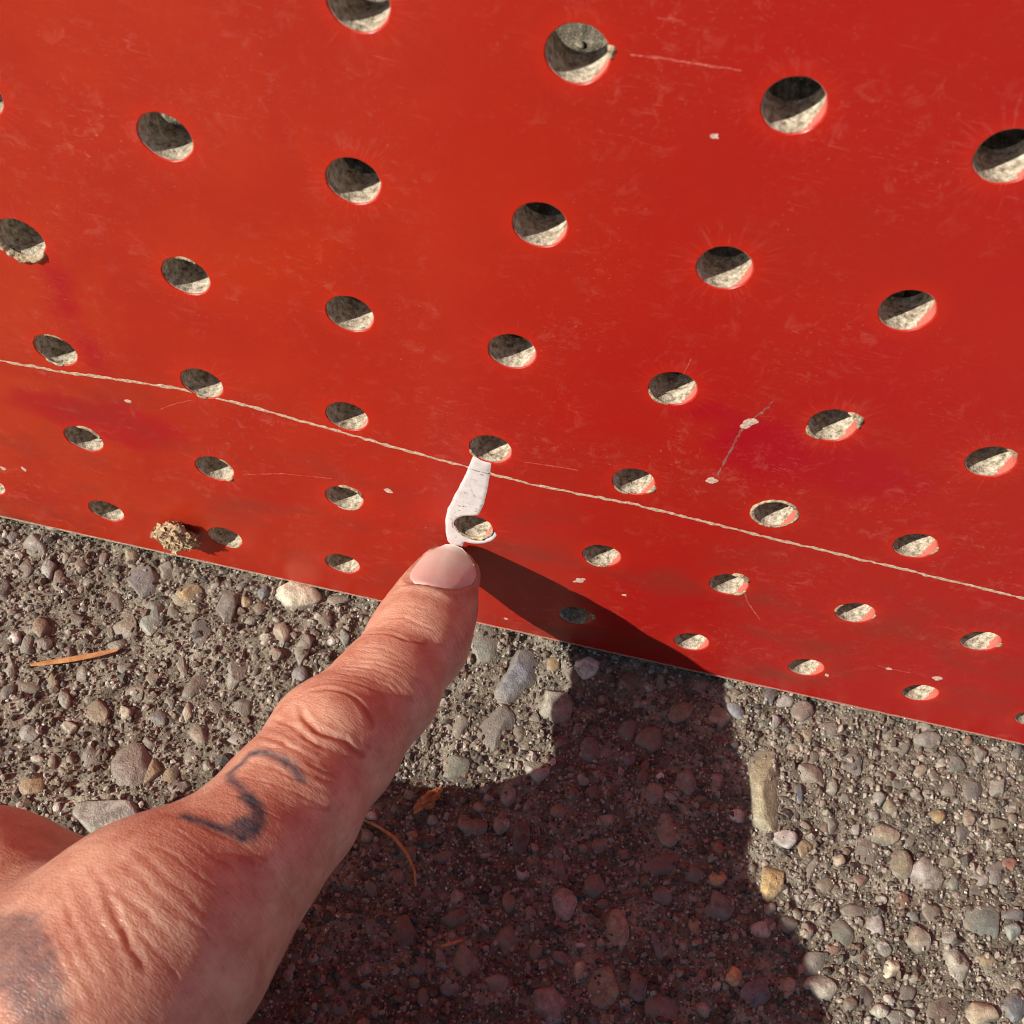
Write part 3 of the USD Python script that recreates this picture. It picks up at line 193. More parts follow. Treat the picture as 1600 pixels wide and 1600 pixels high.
N2 = [[15.9, -47.9, 0.0], [19.9, -48.6, 0.0], [23.5, -50.0, 0.0], [26.6, -52.4, 0.0], [28.9, -55.4, 0.0], [29.8, -58.3, 0.0]]
N3 = [[36.9, -67.9, 0.0], [38.6, -67.1, 0.0], [40.4, -66.0, 0.0]]
N4 = [[17.9, -40.4, 0.0], [16.0, -35.3, 0.0]]

# ---------------- materials ----------------
def mat(name, nodes, links, surface='p.BSDF'):
    usdkit.material(stage, L(name), nodes, links, surface=surface); return L(name)

# painted hardboard: glossy red on the front, brown fibre in the holes, at the edges and behind
PI2 = 25.4 * MM
n = {'g': ('geometry', {}), 'sx': ('separate_xyz', {}), 'p': ('principled_bsdf', {'specular_ior_level': .34})}
l = [('g.position', 'sx.vector')]
def N(name, kind, ins=None, **links_):
    n[name] = (kind, ins or {})
    for k, src in links_.items(): l.append((src, f'{name}.{k}'))
    return name
def M(name, op, a, b=None, clamp=False, c=None):
    ins = {'math_type': op, 'use_clamp': clamp}; lk = {}
    for k, v in (('value1', a), ('value2', b), ('value3', c)):
        if v is None: continue
        if isinstance(v, str): lk[k] = v
        else: ins[k] = float(v)
    N(name, 'math', ins, **lk); return name + '.value'
def R(name, src, a, b, lo=0., hi=1., kind='linear'):
    N(name, 'map_range', {'range_type': kind, 'from_min': a, 'from_max': b, 'to_min': lo, 'to_max': hi, 'clamp': True}, value=src); return name + '.result'
def NZ(name, scale, vec='g.position', detail=3., rough=.55, dist=0.):
    N(name, 'noise_texture', {'scale': scale, 'detail': detail, 'roughness': rough, 'distortion': dist}, vector=vec); return name + '.fac'
def MAP(name, vec, scale=(1, 1, 1), rot=(0, 0, 0)):
    N(name, 'mapping', {'scale': scale, 'rotation': rot}, vector=vec); return name + '.vector'
def MIX(name, fac, a, b, kind='mix'):
    ins = {'blend_type': kind}; lk = {}
    for k, v in (('fac', fac), ('a', a), ('b', b)):
        if isinstance(v, str): lk[k] = v
        else: ins[k] = v
    N(name, 'mix_color', ins, **lk); return name + '.result'
big = NZ('big', 14., detail=3.)
mid_ = NZ('mid', 42., detail=5., rough=.6, dist=.5)
gx = R('gx', 'sx.x', -.06, .08)
f0 = M('f0', 'multiply_add', big, 1.2, c=-.6)
f1 = M('f1', 'add', f0, gx, clamp=True)
red = MIX('red0', f1, (.44, .035, .009), (.39, .009, .009))
red = MIX('red1', R('midr', mid_, .35, .68, 0, .75), red, (.36, .014, .006))
# deep crimson stains in the paint
def stain(nm, c, rad, scale, amt, col, prev):
    mp = N(nm + 'm', 'vector_math', {'math_type': 'subtract', 'vector2': tuple(x * MM for x in c)}, vector1='g.position') + '.vector'
    mp = MAP(nm + 's', mp, scale)
    ln = N(nm + 'l', 'vector_math', {'math_type': 'length'}, vector1=mp) + '.value'
    w = NZ(nm + 'n', 90., detail=3.)
    d = M(nm + 'd', 'multiply_add', w, .012, c=ln)
    return MIX(nm + 'x', R(nm + 'r', d, (rad + 3) * MM, (rad + 9) * MM, amt, 0., 'smoothstep'), prev, col)
crim = (.36, .005, .012)
red = stain('sa', (69, 0, 80), 8, (1, 1, 1.15), .95, crim, red)
red = stain('sb', (85, 0, 79), 7, (.7, 1, 1.2), .8, crim, red)
red = stain('sc', (58, 0, 86), 4, (.7, 1, 1.6), .8, crim, red)
red = stain('sd', (-46.5, 0, 80), 2, (1.3, 1, .42), .9, crim, red)
red = stain('se', (-44, 0, 66), 2, (1.1, 1, .5), .9, crim, red)
red = stain('sf', (-46, 0, 46), 9, (.6, 1, 1.3), .7, crim, red)
# smoky grey-brown grime low on the board
gr = NZ('gr', 55., vec=MAP('grm', 'g.position', (.6, 1, 1.4)), detail=3.)
grm = M('grz', 'multiply', R('grr', gr, .5, .72, 0, .55), R('grh', 'sx.z', .075, .035))
red = MIX('red3', grm, red, (.17, .035, .022))
# fine scuffs, whitish
sc = None
for i, (rt, scx) in enumerate(((.55, 9), (-1.05, 7))):
    v = MAP(f'scm{i}', 'g.position', (1, 1, scx), (0, rt, 0))
    w = NZ(f'scn{i}', 230., vec=v, detail=2., dist=1.6)
    r = R(f'scr{i}', w, .64, .78, 0, .28)
    sc = r if sc is None else M(f'sca{i}', 'add', sc, r, clamp=True)
pz = R('pzr', NZ('pz', 300., detail=4., rough=.75, dist=.6), .54, .78, 0, .34)
dz = R('dzr', NZ('dz', 1500., detail=2., rough=.6), .63, .76, 0, .5)
cl_ = R('clr', NZ('cl', 38., detail=5., rough=.65), .44, .68, .05, 1.1)
sc = M('sc1', 'multiply', M('sc0', 'add', M('sc00', 'add', sc, pz), dz), cl_, clamp=True)
# rays of fine scratches round every hole
u = M('hu', 'subtract', M('hx', 'multiply', 'sx.x', 1 / PI2), M('hxr', 'round', 'hx.value'))
w_ = M('hz', 'multiply_add', 'sx.z', 1 / PI2, c=.49)
wv = M('hw', 'subtract', w_, M('hzr', 'round', w_))
rad = M('hr', 'sqrt', M('hr2', 'add', M('hu2', 'multiply', u, u), M('hw2', 'multiply', wv, wv)))
ang = M('ha', 'arctan2', wv, u)
N('hv', 'combine_xyz', {}, x=M('ha6', 'multiply', ang, 7.), y=M('hid', 'multiply_add', 'hxr.value', 5.3, c=M('hid2', 'multiply', 'hzr.value', 17.1)), z=M('hrr', 'multiply', rad, 3.))
hs = R('hsr', NZ('hs', 2.2, vec='hv.vector', detail=3., rough=.6), .54, .70, 0, .2)
hidn = R('hidr', NZ('hidn', 1.3, vec='hidv.vector', detail=0.), .4, .65, .1, 1.)
N('hidv', 'combine_xyz', {}, x='hxr.value', y='hzr.value')
hm = M('hm', 'multiply', R('hmr', rad, .15, .36, 1., 0.), hidn)
ray = M('ray', 'multiply', hs, hm)
sc = M('sc2', 'add', sc, ray, clamp=True)
red = MIX('red4', sc, red, (.66, .22, .17))
halo = R('halo', rad, .14, .26, .35, 0., 'smoothstep')
red = MIX('red5', halo, red, (.56, .022, .007))
# fibre core
fb = NZ('fb', 1000., detail=4., rough=.75)
N('fc', 'rgb_ramp', {'ramp': [(.30, (.07, .04, .022)), (.47, (.41, .35, .26)), (.64, (.72, .66, .54))]}, fac=fb)
sn = N('nx', 'separate_xyz', {}, vector='g.true_normal')
rightside = R('rs', 'nx.x', -.55, -.97, 0., 1.)
depth = M('dep', 'multiply_add', fb, .0016, c=M('dep2', 'multiply', rightside, .0022))
pd = M('pd', 'subtract', depth, .00075)
inpaint = R('inp', M('pdd', 'subtract', pd, 'sx.y'), -.0001, .0002)
wallcol = MIX('wc', M('inpa', 'multiply', inpaint, R('hxs', 'sx.x', -.03, .05, .25, .95)), 'fc.color', (.68, .14, .105))
edge = M('edg', 'multiply_add', fb, -.0011, c=.0007)
core = R('cor', M('cory', 'subtract', 'sx.y', .00012), 0., .00012)
low = R('low', M('lowz', 'subtract', 'sx.z', edge), .0004, .0006, 1., 0.)
core2 = M('core2', 'maximum', core, low)
col = MIX('col', core2, red, wallcol)
l.append((col, 'p.base_color'))
l.append((R('rgh', M('rga', 'add', mid_, M('rgb', 'multiply', core2, 2.)), .3, 1.3, .27, .85), 'p.roughness'))
bh = M('bh', 'add', M('bh0', 'multiply', NZ('bn', 260., detail=4.), .25), M('bh1', 'multiply', M('bh2', 'multiply', fb, core2), 5.))
N('bump', 'bump', {'strength': .5, 'distance': .00025}, height=bh); l.append(('bump.normal', 'p.normal'))
BOARD = mat('painted_board', n, l)

def speck(name, c1, c2, c3, scale, rough=.6, spec=.4, bump=.4, sss=0., rand=True, dust=None, fine=2600., island=False):
    global n, l
    n = {'g': ('geometry', {}), 'oi': ('object_info', {}), 'sx': ('separate_xyz', {}), 'p': ('principled_bsdf', {'roughness': rough, 'specular_ior_level': spec})}
    l = [('g.position', 'sx.vector')]
    a = NZ('a', scale, detail=5., rough=.65)
    N('r', 'rgb_ramp', {'ramp': [(.28, c1), (.5, c2), (.72, c3)]}, fac=a)
    b = NZ('b', fine, detail=2., rough=.7)
    c = MIX('c', R('br', b, .62, .75, 0., .55), 'r.color', tuple(min(1., x * 1.7 + .06) for x in c3))
    c = MIX('c2', R('br2', b, .40, .30, 0., .6), c, tuple(x * .35 for x in c1))
    if rand:
        src = 'g.random_per_island' if island else 'oi.random'
        v = R('rv', src, 0., 1., .62, 1.3)
        N('hs', 'hsv', {'saturation': 1.0}, color=c, value=v, hue=R('rh', src, 0., 1., .485, .515)); c = 'hs.color'
    if dust:
        N('nn', 'separate_xyz', {}, vector='g.normal')
        dn = NZ('dn', 420., detail=4., rough=.7)
        f = M('df', 'add', R('dr', dn, .48, .68, 0., .6), R('dh', 'sx.z', .0001, -.0012, 0., .9), clamp=True)
        c = MIX('c3', f, c, dust)
    l.append((c, 'p.base_color'))
    N('bump', 'bump', {'strength': bump, 'distance': .0004}, height=M('bs', 'add', a, M('b5', 'multiply', b, .5))); l.append(('bump.normal', 'p.normal'))
    return mat(name, n, l)
PAL = {'blue': (.07, .095, .15), 'brown': (.17, .11, .07), 'cream': (.52, .45, .33), 'dark': (.06, .062, .07), 'green': (.12, .16, .12), 'grey': (.25, .24, .215), 'maroon': (.12, .065, .06), 'mauve': (.19, .135, .115),
       'ochre': (.40, .25, .10), 'olive': (.24, .20, .12), 'orange': (.42, .22, .10), 'pale': (.40, .385, .31), 'pinkgrey': (.40, .355, .31), 'red': (.30, .09, .055), 'slate': (.14, .155, .185), 'tan': (.33, .26, .18), 'teal': (.21, .25, .22), 'white': (.70, .66, .60)}
PAL = {k: tuple(.74 * x + .26 * g * (.45 + 1.9 * sum(c) / 3) for x, g in zip(c, (.265, .25, .22))) for k, c in PAL.items()}
DUST = (.215, .192, .155)
PEB = {k: speck('pebble_' + k, tuple(x * .5 for x in c), tuple(min(.8, x * 1.18) for x in c), tuple(min(.85, x * 1.75 + .015) for x in c), 520., rough=.42, bump=.85, dust=DUST) for k, c in PAL.items()}

# concrete between the stones
n = {'g': ('geometry', {}), 'p': ('principled_bsdf', {'roughness': .8, 'specular_ior_level': .35})}; l = []
a = NZ('a', 120., detail=6., rough=.7)
N('r', 'rgb_ramp', {'ramp': [(.3, (.075, .065, .047)), (.5, (.195, .172, .130)), (.68, (.40, .36, .285))]}, fac=a)
b = NZ('b', 1500., detail=3., rough=.7)
c = MIX('c', R('br', b, .56, .74, 0., .8), 'r.color', (.46, .40, .31))
c = MIX('c2', R('br2', b, .44, .30, 0., .85), c, (.035, .027, .02))
N('v', 'voronoi_texture', {'scale': 1100.}, vector='g.position')
N('vs', 'separate_color', {}, color='v.color')
c = MIX('c3', M('vm', 'multiply', R('vr', 'v.distance', .45, .25, 0., 1.), R('vg', 'vs.r', .72, .8, 0., .8)), c, (.50, .45, .38))
c = MIX('c4', M('vm2', 'multiply', 'vr.result', R('vg2', 'vs.g', .8, .86, 0., .8)), c, (.06, .055, .055))
l.append((c, 'p.base_color'))
l.append((R('rg', 'vs.b', .85, .95, .85, .25), 'p.roughness'))
N('bump', 'bump', {'strength': .9, 'distance': .0006}, height=M('bs', 'add', a, b)); l.append(('bump.normal', 'p.normal'))
CONCRETE = mat('concrete', n, l)
GRAIN = [speck('grain_dark', (.045, .041, .035), (.13, .115, .093), (.26, .235, .195), 900., island=True),
         speck('grain_light', (.30, .26, .20), (.52, .46, .36), (.74, .69, .58), 900., rough=.4, island=True),
         speck('grain_brown', (.12, .09, .06), (.24, .185, .125), (.38, .31, .22), 900., island=True)]
GLINT = speck('grain_glint', (.5, .48, .44), (.7, .67, .6), (.8, .78, .72), 900., rough=.12, spec=.9, island=True)

RAW = speck('raw_hardboard', (.035, .022, .014), (.06, .04, .026), (.09, .06, .04), 200., rough=.85, rand=False)
TORN = speck('torn_fibre', (.16, .10, .055), (.44, .34, .22), (.70, .60, .44), 1300., rough=.85, bump=1.0, rand=False, fine=4200.)
CRACKM = speck('frayed_fibre', (.36, .22, .14), (.58, .42, .30), (.74, .60, .46), 1100., rough=.85, bump=.8, rand=False, fine=4200.)
CLUMPM = speck('fibre_clump', (.17, .11, .06), (.43, .315, .19), (.64, .51, .35), 480., rough=.9, bump=1.0, rand=False, fine=2200.)
CHIPM = speck('bare_chip', (.40, .20, .15), (.60, .44, .36), (.76, .66, .57), 1500., rough=.8, rand=False)
PALESCR = speck('pale_scratch', (.46, .03, .02), (.52, .085, .065), (.62, .22, .18), 1500., rough=.7, rand=False)
DARKSCR = speck('dark_scratch', (.16, .035, .03), (.28, .08, .07), (.46, .22, .18), 1500., rough=.7, rand=False)
WHITE = speck('white_paint', (.60, .52, .51), (.72, .69, .685), (.79, .775, .77), 260., rough=.42, spec=.5, bump=.16, rand=False, fine=700.)
HAIRLINE = speck('hairline', (.10, .08, .07), (.22, .17, .15), (.32, .26, .23), 900., rough=.8, rand=False)
NEEDLE = speck('dry_needle', (.36, .15, .055), (.52, .25, .10), (.66, .38, .19), 500., rough=.45, rand=False)
BUDM = speck('dry_bud', (.16, .055, .02), (.42, .17, .06), (.62, .32, .15), 420., rough=.6, rand=False)

# skin: finger coordinates and the tattoo ride on the mesh
n = {'g': ('geometry', {}), 't': ('attribute', {'attribute': 'tattoo'}), 'w': ('attribute', {'attribute': 'skin'}),
     'p': ('principled_bsdf', {'subsurface_weight': .4, 'subsurface_method': 'random_walk', 'subsurface_radius': (1.0, .33, .17), 'subsurface_scale': .0018, 'subsurface_ior': 1.4, 'specular_ior_level': .38})}; l = []
a = NZ('a', 190., detail=5., rough=.65)
N('r', 'rgb_ramp', {'ramp': [(.3, (.47, .20, .14)), (.5, (.565, .29, .205)), (.72, (.65, .385, .28))]}, fac=a)
b = NZ('b', 700., detail=3., rough=.65)
c = MIX('c', R('br', b, .55, .8, 0., .35), 'r.color', (.60, .38, .27))
c = MIX('cb', R('br3', b, .45, .25, 0., .35), c, (.38, .14, .09))
l.append(('w.vector', 'ws.vector')); n['ws'] = ('separate_xyz', {})
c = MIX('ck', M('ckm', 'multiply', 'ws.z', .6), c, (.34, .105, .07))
tn = R('tn', NZ('tnn', 900., detail=3.), .25, .6, .72, 1.)
c = MIX('ct', M('tf', 'multiply', 'ts.r', tn), c, (.062, .078, .100)); n['ts'] = ('separate_color', {}); l.append(('t.color', 'ts.color'))
l.append((c, 'p.base_color'))
wr = NZ('wr', 1.0, vec=MAP('wm', 'w.vector', (2.1, .6, 0)), detail=3., rough=.6, dist=.7)
N('vor', 'voronoi_texture', {'scale': 1., 'feature': 'distance_to_edge'}, vector=MAP('vm', 'w.vector', (2.2, 1.3, 0)))
ve = R('ver', 'vor.distance', 0., .16, 0., 1.)
pore = NZ('po', 3800., detail=2.)
h = M('h1', 'add', M('h2', 'multiply', wr, 1.0), M('h3', 'multiply', ve, .22)); h = M('h4', 'multiply_add', pore, .22, c=h)
N('bump', 'bump', {'strength': .58, 'distance': .00025}, height=h); l.append(('bump.normal', 'p.normal'))
l.append((R('rg', b, .3, .7, .30, .44), 'p.roughness'))
SKIN = mat('skin', n, l)
n = {'g': ('geometry', {}), 'v': ('attribute', {'attribute': 'along'}), 'p': ('principled_bsdf', {'subsurface_weight': .3, 'subsurface_radius': (1., .5, .35), 'subsurface_scale': .0008, 'roughness': .3, 'specular_ior_level': .5})}; l = []
n['vs'] = ('separate_color', {}); l.append(('v.color', 'vs.color'))
N('r', 'rgb_ramp', {'ramp': [(0., (.82, .64, .56)), (.12, (.74, .42, .37)), (.4, (.80, .49, .42)), (.62, (.84, .60, .50)), (.86, (.80, .53, .44)), (.93, (.86, .75, .63)), (1., (.88, .80, .70))]}, fac='vs.r')
l.append(('r.color', 'p.base_color'))
N('bump', 'bump', {'strength': .25, 'distance': .0002}, height=NZ('bn', 500., detail=2.)); l.append(('bump.normal', 'p.normal'))
NAILM = mat('fingernail', n, l)

# ---------------- pavement: exposed aggregate concrete ----------------
def gh(x, y):
    """Height of the concrete between the stones, mm."""
    P = np.stack([x, y, 0 * x], -1)
    return -1.15 + 1.3 * (fbm(P / 16., 3, 3) - .5) + 1.75 * (fbm(P / 2.6, 4, 5) - .5)
pave = thing('pavement', kind='structure')
tag(pave.GetPrim(), 'weathered exposed aggregate concrete with rounded pebbles')
def axis(a, b, h, far):
    core_ = np.arange(a, b + 1e-6, h); s, out, x = h, [], 0.
    while x < far: s *= 1.25; x += s; out.append(x)
    out = np.array(out); return np.concatenate([a - out[::-1], core_, b + out])
xs, ys = axis(-86, 168, .6, 30000.), axis(-110, 8, .6, 30000.)
X, Y = np.meshgrid(xs, ys, indexing='ij')
Z = gh(X, Y)
fade = np.clip(1 - (np.maximum(np.abs(X) - 900, 0) + np.maximum(np.abs(Y) - 900, 0)) / 4000, 0, 1)
Z = -1.15 + (Z + 1.15) * fade
ii = np.arange(X.size).reshape(X.shape)
q = np.stack([ii[:-1, :-1], ii[1:, :-1], ii[1:, 1:], ii[:-1, 1:]], -1).reshape(-1, 4)
F_ = np.vstack([q[:, [0, 1, 2]], q[:, [0, 2, 3]]])
obj('concrete', (np.stack([X, Y, Z], -1).reshape(-1, 3), F_), CONCRETE, pave, smooth=True)

ICO = {k: trimesh.creation.icosphere(subdivisions=k) for k in (0, 1, 2, 3)}
def pebble(x, y, a, b, ang, seed, sub=2, sink=None):
    r = np.random.default_rng(seed); s = ICO[sub]; d = s.vertices.copy()
    v = d * (1 + .34 * (fbm(d * 1.1 + seed * 3.7, 2, seed % 91) - .5)[:, None] + .20 * (fbm(d * 3.1 + seed * 1.7, 3, seed % 53) - .5)[:, None])
    for _ in range(r.integers(5, 12)):                       # broken faces
        nrm = r.normal(size=3); nrm /= np.linalg.norm(nrm); nrm[2] = abs(nrm[2]) * .7; nrm /= np.linalg.norm(nrm)
        o = r.uniform(.56, .92); k = np.maximum(v @ nrm - o, 0); v = v - (k * .92)[:, None] * nrm
    c = min(.26 * b + .42, .62 * b) * r.uniform(.8, 1.2); v[:, 2] = np.sign(v[:, 2]) * np.abs(v[:, 2]) ** .8; v = v * [a, b, c]
    t = np.radians(ang); v = np.stack([v[:, 0] * np.cos(t) - v[:, 1] * np.sin(t), v[:, 0] * np.sin(t) + v[:, 1] * np.cos(t), v[:, 2]], 1)
    z = float(gh(np.array([x]), np.array([y]))[0])
    top = (r.uniform(.45, .95) if sink is None else sink) * c + .12
    v += [x, y, z + top - c]
    return v, s.faces.copy()
placed = [(x, y, max(a, b)) for x, y, a, b, *_ in PEBBLES]
for i, (x, y, a, b, ang, k) in enumerate(PEBBLES):
    k_ = PALETTE[k]
    sink = .9 if a > 6.5 else .6 + .5 * ((i * 37) % 17) / 17
    obj('pebble', pebble(x, y, a * 1.16, b * 1.16, ang, 100 + i, 3 if a > 3 else 2, sink), PEB[k_], pave, smooth=40)
# more stones where none has been placed yet
pts = np.array([p[:2] for p in placed]); rad_ = np.array([p[2] for p in placed])
extra = []; names = list(PAL); wts = np.array([2, 5, 3, 3, 3, 14, 1, 3, 4, 5, 2, 7, 5, 1, 6, 8, 4, 3.]); wts /= wts.sum()
def free(x, y, a, tight=.8):
    d = np.hypot(pts[:, 0] - x, pts[:, 1] - y); return (d > tight * (rad_ + a)).all()
for _ in range(1500):
    x, y = rng.uniform(-84, 165), rng.uniform(-105, 2); a = rng.choice([1.2, 1.5, 1.9, 2.4, 2.9], p=[.42, .32, .16, .07, .03]) * rng.uniform(.85, 1.15)
    if y > -1 - a * .3 or not free(x, y, a): continue
    pts = np.vstack([pts, [x, y]]); rad_ = np.append(rad_, a); extra.append((x, y, a))
extra.sort(key=lambda e: -e[2])
for i, (x, y, a) in enumerate(extra[:max(0, 300 - len(PEBBLES))]):
    obj('pebble', pebble(x, y, a, a * rng.uniform(.6, .95), rng.uniform(0, 180), 1000 + i, 2), PEB[rng.choice(names, p=wts)], pave, smooth=40)
bulk = {k: [] for k in names}
for i, (x, y, a) in enumerate(extra[max(0, 300 - len(PEBBLES)):]):
    bulk[rng.choice(names, p=wts)].append(pebble(x, y, a, a * rng.uniform(.6, .95), rng.uniform(0, 180), 3000 + i, 1))
# the stones go on outside the picture and behind the board
shapes_ = [pebble(0, 0, 1., .8, 0, 9000 + i, 1)[0] for i in range(24)]; zs_ = float(gh(np.zeros(1), np.zeros(1))[0])
shapes_ = [v - [0, 0, zs_] for v in shapes_]
for i in range(4200):
    x, y = rng.uniform(-420, 520), rng.uniform(-420, 420)
    if -86 < x < 168 and -106 < y < 3: continue
    a = rng.choice([1.6, 2.4, 3.4, 5.0], p=[.4, .3, .2, .1]) * rng.uniform(.85, 1.2); t = rng.uniform(0, 6.28)
    v = shapes_[rng.integers(24)] * [a, a * rng.uniform(.7, 1.1), .55 * a + .2]
    v = np.stack([v[:, 0] * math.cos(t) - v[:, 1] * math.sin(t) + x, v[:, 0] * math.sin(t) + v[:, 1] * math.cos(t) + y, v[:, 2] - 1.1], 1)
    bulk[rng.choice(names, p=wts)].append((v, ICO[1].faces))
for k, v in bulk.items():
    if v: tag(obj('small_pebbles', cat_mesh(v), PEB[k], pave, smooth=50).GetPrim(), kind='stuff')
# sand grains standing out of the worn cement
def grains(num, lo, hi, seed, lift=.25):
    r = np.random.default_rng(seed); b = ICO[0]; nv = len(b.vertices)
    c = np.stack([r.uniform(-84, 165, num), r.uniform(-106, 6, num)], 1)
    s = r.uniform(lo, hi, num) * r.uniform(.6, 1.2, num)
    J = b.vertices[None] * (1 + r.uniform(-.35, .35, (num, nv, 1))) * r.uniform(.6, 1.25, (num, 1, 3)) * s[:, None, None]
    z = gh(c[:, 0], c[:, 1]) + lift * s
    V = J + np.concatenate([c, z[:, None]], 1)[:, None]
    return V.reshape(-1, 3), (b.faces[None] + nv * np.arange(num)[:, None, None]).reshape(-1, 3)
for args, mt in (((10000, .18, .42, 1), GRAIN[0]), ((9000, .18, .42, 2), GRAIN[1]), ((9000, .18, .45, 3), GRAIN[2]), ((2600, .4, 1.0, 4, .05), GRAIN[0]), ((2400, .35, .9, 5, .05), GRAIN[1]), ((2400, .4, 1.0, 6, .05), GRAIN[2]), ((5200, .14, .36, 8, .8), GLINT), ((1300, .35, .8, 9, .2), GRAIN[1])):
    tag(obj('sand_grains', grains(*args), mt, pave).GetPrim(), kind='stuff')

# ---------------- the perforated board ----------------
board = thing('perforated_board', 'large red painted hardboard panel with rows of drilled holes, standing upright on the concrete', 'perforated board')
PITCH, RH, TH = 25.4, 3.62, 6.4
XL, XR, ZB, ZT = -11.42 * PITCH, 14.4 * PITCH, 0.0, 15.2 * PITCH
holes = [(i * PITCH, (j + .51) * PITCH) for i in range(-11, 15) for j in range(0, 15)]
NS = 40
def hole_shape(cx, cz, grow, seed):
    t = np.arange(NS) / NS * 2 * np.pi
    w = noise(np.stack([np.cos(t) * 2.3 + cx, np.sin(t) * 2.3 + cz, 0 * t], 1), seed) - .5
    w2 = noise(np.stack([np.cos(t) * 9 + cx, np.sin(t) * 9 + cz, 0 * t], 1), seed + 1) - .5
    rr = RH + grow + .10 * w + (.16 if grow else .05) * w2
    return np.stack([cx + rr * np.cos(t), cz + rr * np.sin(t)], 1)
bx_ = np.arange(XL, XR, 1.2)
bot = np.stack([bx_, ZB + .35 * (fbm(np.stack([bx_ / 1.4, 0 * bx_, 0 * bx_], 1), 4, 9) - .5)], 1)
outline = np.vstack([bot, [[XR, ZB], [XR, ZT], [XL, ZT]]])
front, back = [hole_shape(x, z, .22, 3) for x, z in holes], [hole_shape(x, z, 0., 3) for x, z in holes]
def face(hs_, y, flip):
    import mapbox_earcut as me
    V2 = np.vstack([outline] + hs_); ends = np.cumsum([len(outline)] + [NS] * len(hs_)).astype(np.uint32)
    t = me.triangulate_float64(V2, ends).reshape(-1, 3)
    V = np.stack([V2[:, 0], np.full(len(V2), y), V2[:, 1]], 1)
    nn = np.cross(V[t[:, 1]] - V[t[:, 0]], V[t[:, 2]] - V[t[:, 0]])[:, 1]
    t[(nn > 0) != flip] = t[(nn > 0) != flip][:, ::-1]
    return V, t
parts = [face(front, 0., False), face(back, TH, True)]
for a, b in zip(front, back):
    rings = [(a, 0.), (b, .22)] + [(b * 1.0, y) for y in (1.2, 2.6, 4.2, TH)]
    V = np.vstack([np.stack([r[:, 0], np.full(NS, y), r[:, 1]], 1) for r, y in rings])
    F = []
    for k in range(len(rings) - 1):
        i0 = np.arange(NS) + k * NS; i1 = (np.arange(NS) + 1) % NS + k * NS
        F += [np.stack([i0, i0 + NS, i1 + NS], 1), np.stack([i0, i1 + NS, i1], 1)]
    parts.append((V, np.vstack(F)))
no = len(outline); V = np.vstack([np.stack([outline[:, 0], np.full(no, y), outline[:, 1]], 1) for y in (0., TH)])
i0 = np.arange(no); i1 = (i0 + 1) % no
parts.append((V, np.vstack([np.stack([i0, i1, i1 + no], 1), np.stack([i0, i1 + no, i0 + no], 1)])))
obj('panel', cat_mesh(parts), BOARD, board, smooth=35)
def slab(x0, x1, y0, y1, z0, z1):
    b_ = trimesh.creation.box((x1 - x0, y1 - y0, z1 - z0)); b_.apply_translation(((x0 + x1) / 2, (y0 + y1) / 2, (z0 + z1) / 2)); return b_
obj('back_panel', slab(XL, XR, 300, 306.4, 0, ZT), RAW, board); obj('top_panel', slab(XL, XR, TH + .02, 299.9, ZT - 6.4, ZT - .02), RAW, board)
obj('end_panel', slab(XR - 6.4, XR - .1, TH + .02, 299.9, 0, ZT - 6.5), RAW, board)
front_poly = unary_union([Polygon(h) for h in front])

def relief(poly, h, mt, name, seed, edge=.5, step=.3, rough=.3, scale=1.2, y0=0., nrm=True, crown=1.0):
    """A low lump on the board's face with the outline poly (x, z in mm), h high in the middle."""
    if poly.is_empty: return None
    out = []
    for g in getattr(poly, 'geoms', [poly]):
        if g.area < .02: continue
        per = [np.array(g.exterior.interpolate(t).coords[0]) for t in np.arange(0, g.exterior.length, step)]
        for hole in g.interiors: per += [np.array(hole.interpolate(t).coords[0]) for t in np.arange(0, hole.length, step)]
        x0, z0, x1, z1 = g.bounds
        inn = [(x + (step * .5 if k % 2 else 0), z) for k, z in enumerate(np.arange(z0, z1, step * .87)) for x in np.arange(x0, x1, step)]
        gi = g.buffer(-step * .45)
        inn = [p for p in inn if gi.contains(Point(p))]
        P = np.array(per + inn); t = Delaunay(P).simplices
        c = P[t].mean(1); gb = g.buffer(1e-3); t = t[[gb.contains(Point(p)) for p in c]]
        d = np.array([g.boundary.distance(Point(p)) for p in P])
        hh = h * np.clip(d / edge, 0, 1) ** .6 * crown
        nz = fbm(np.stack([P[:, 0] / scale, P[:, 1] / scale, 0 * d + seed], 1), 4, seed) - .5
        hh = np.maximum(hh + rough * h * 2 * nz * np.clip(d / .2, 0.1, 1), .012)
        V = np.stack([P[:, 0], -y0 - hh, P[:, 1]], 1)
        nn = np.cross(V[t[:, 1]] - V[t[:, 0]], V[t[:, 2]] - V[t[:, 0]])[:, 1]
        t = np.where((nn > 0)[:, None], t[:, ::-1], t)
        k = len(P); V2 = V.copy(); V2[:, 1] = .05
        bt = t[:, ::-1] + k
        E = np.sort(np.vstack([t[:, [0, 1]], t[:, [1, 2]], t[:, [2, 0]]]), 1); U, cnt = np.unique(E, axis=0, return_counts=True)
        bd = U[cnt == 1]; side = np.vstack([np.stack([bd[:, 0], bd[:, 1], bd[:, 1] + k], 1), np.stack([bd[:, 0], bd[:, 1] + k, bd[:, 0] + k], 1)])
        out.append((np.vstack([V, V2]), np.vstack([t, bt, side])))
    if not out: return None
    return obj(name, cat_mesh(out), mt, board, smooth=50)
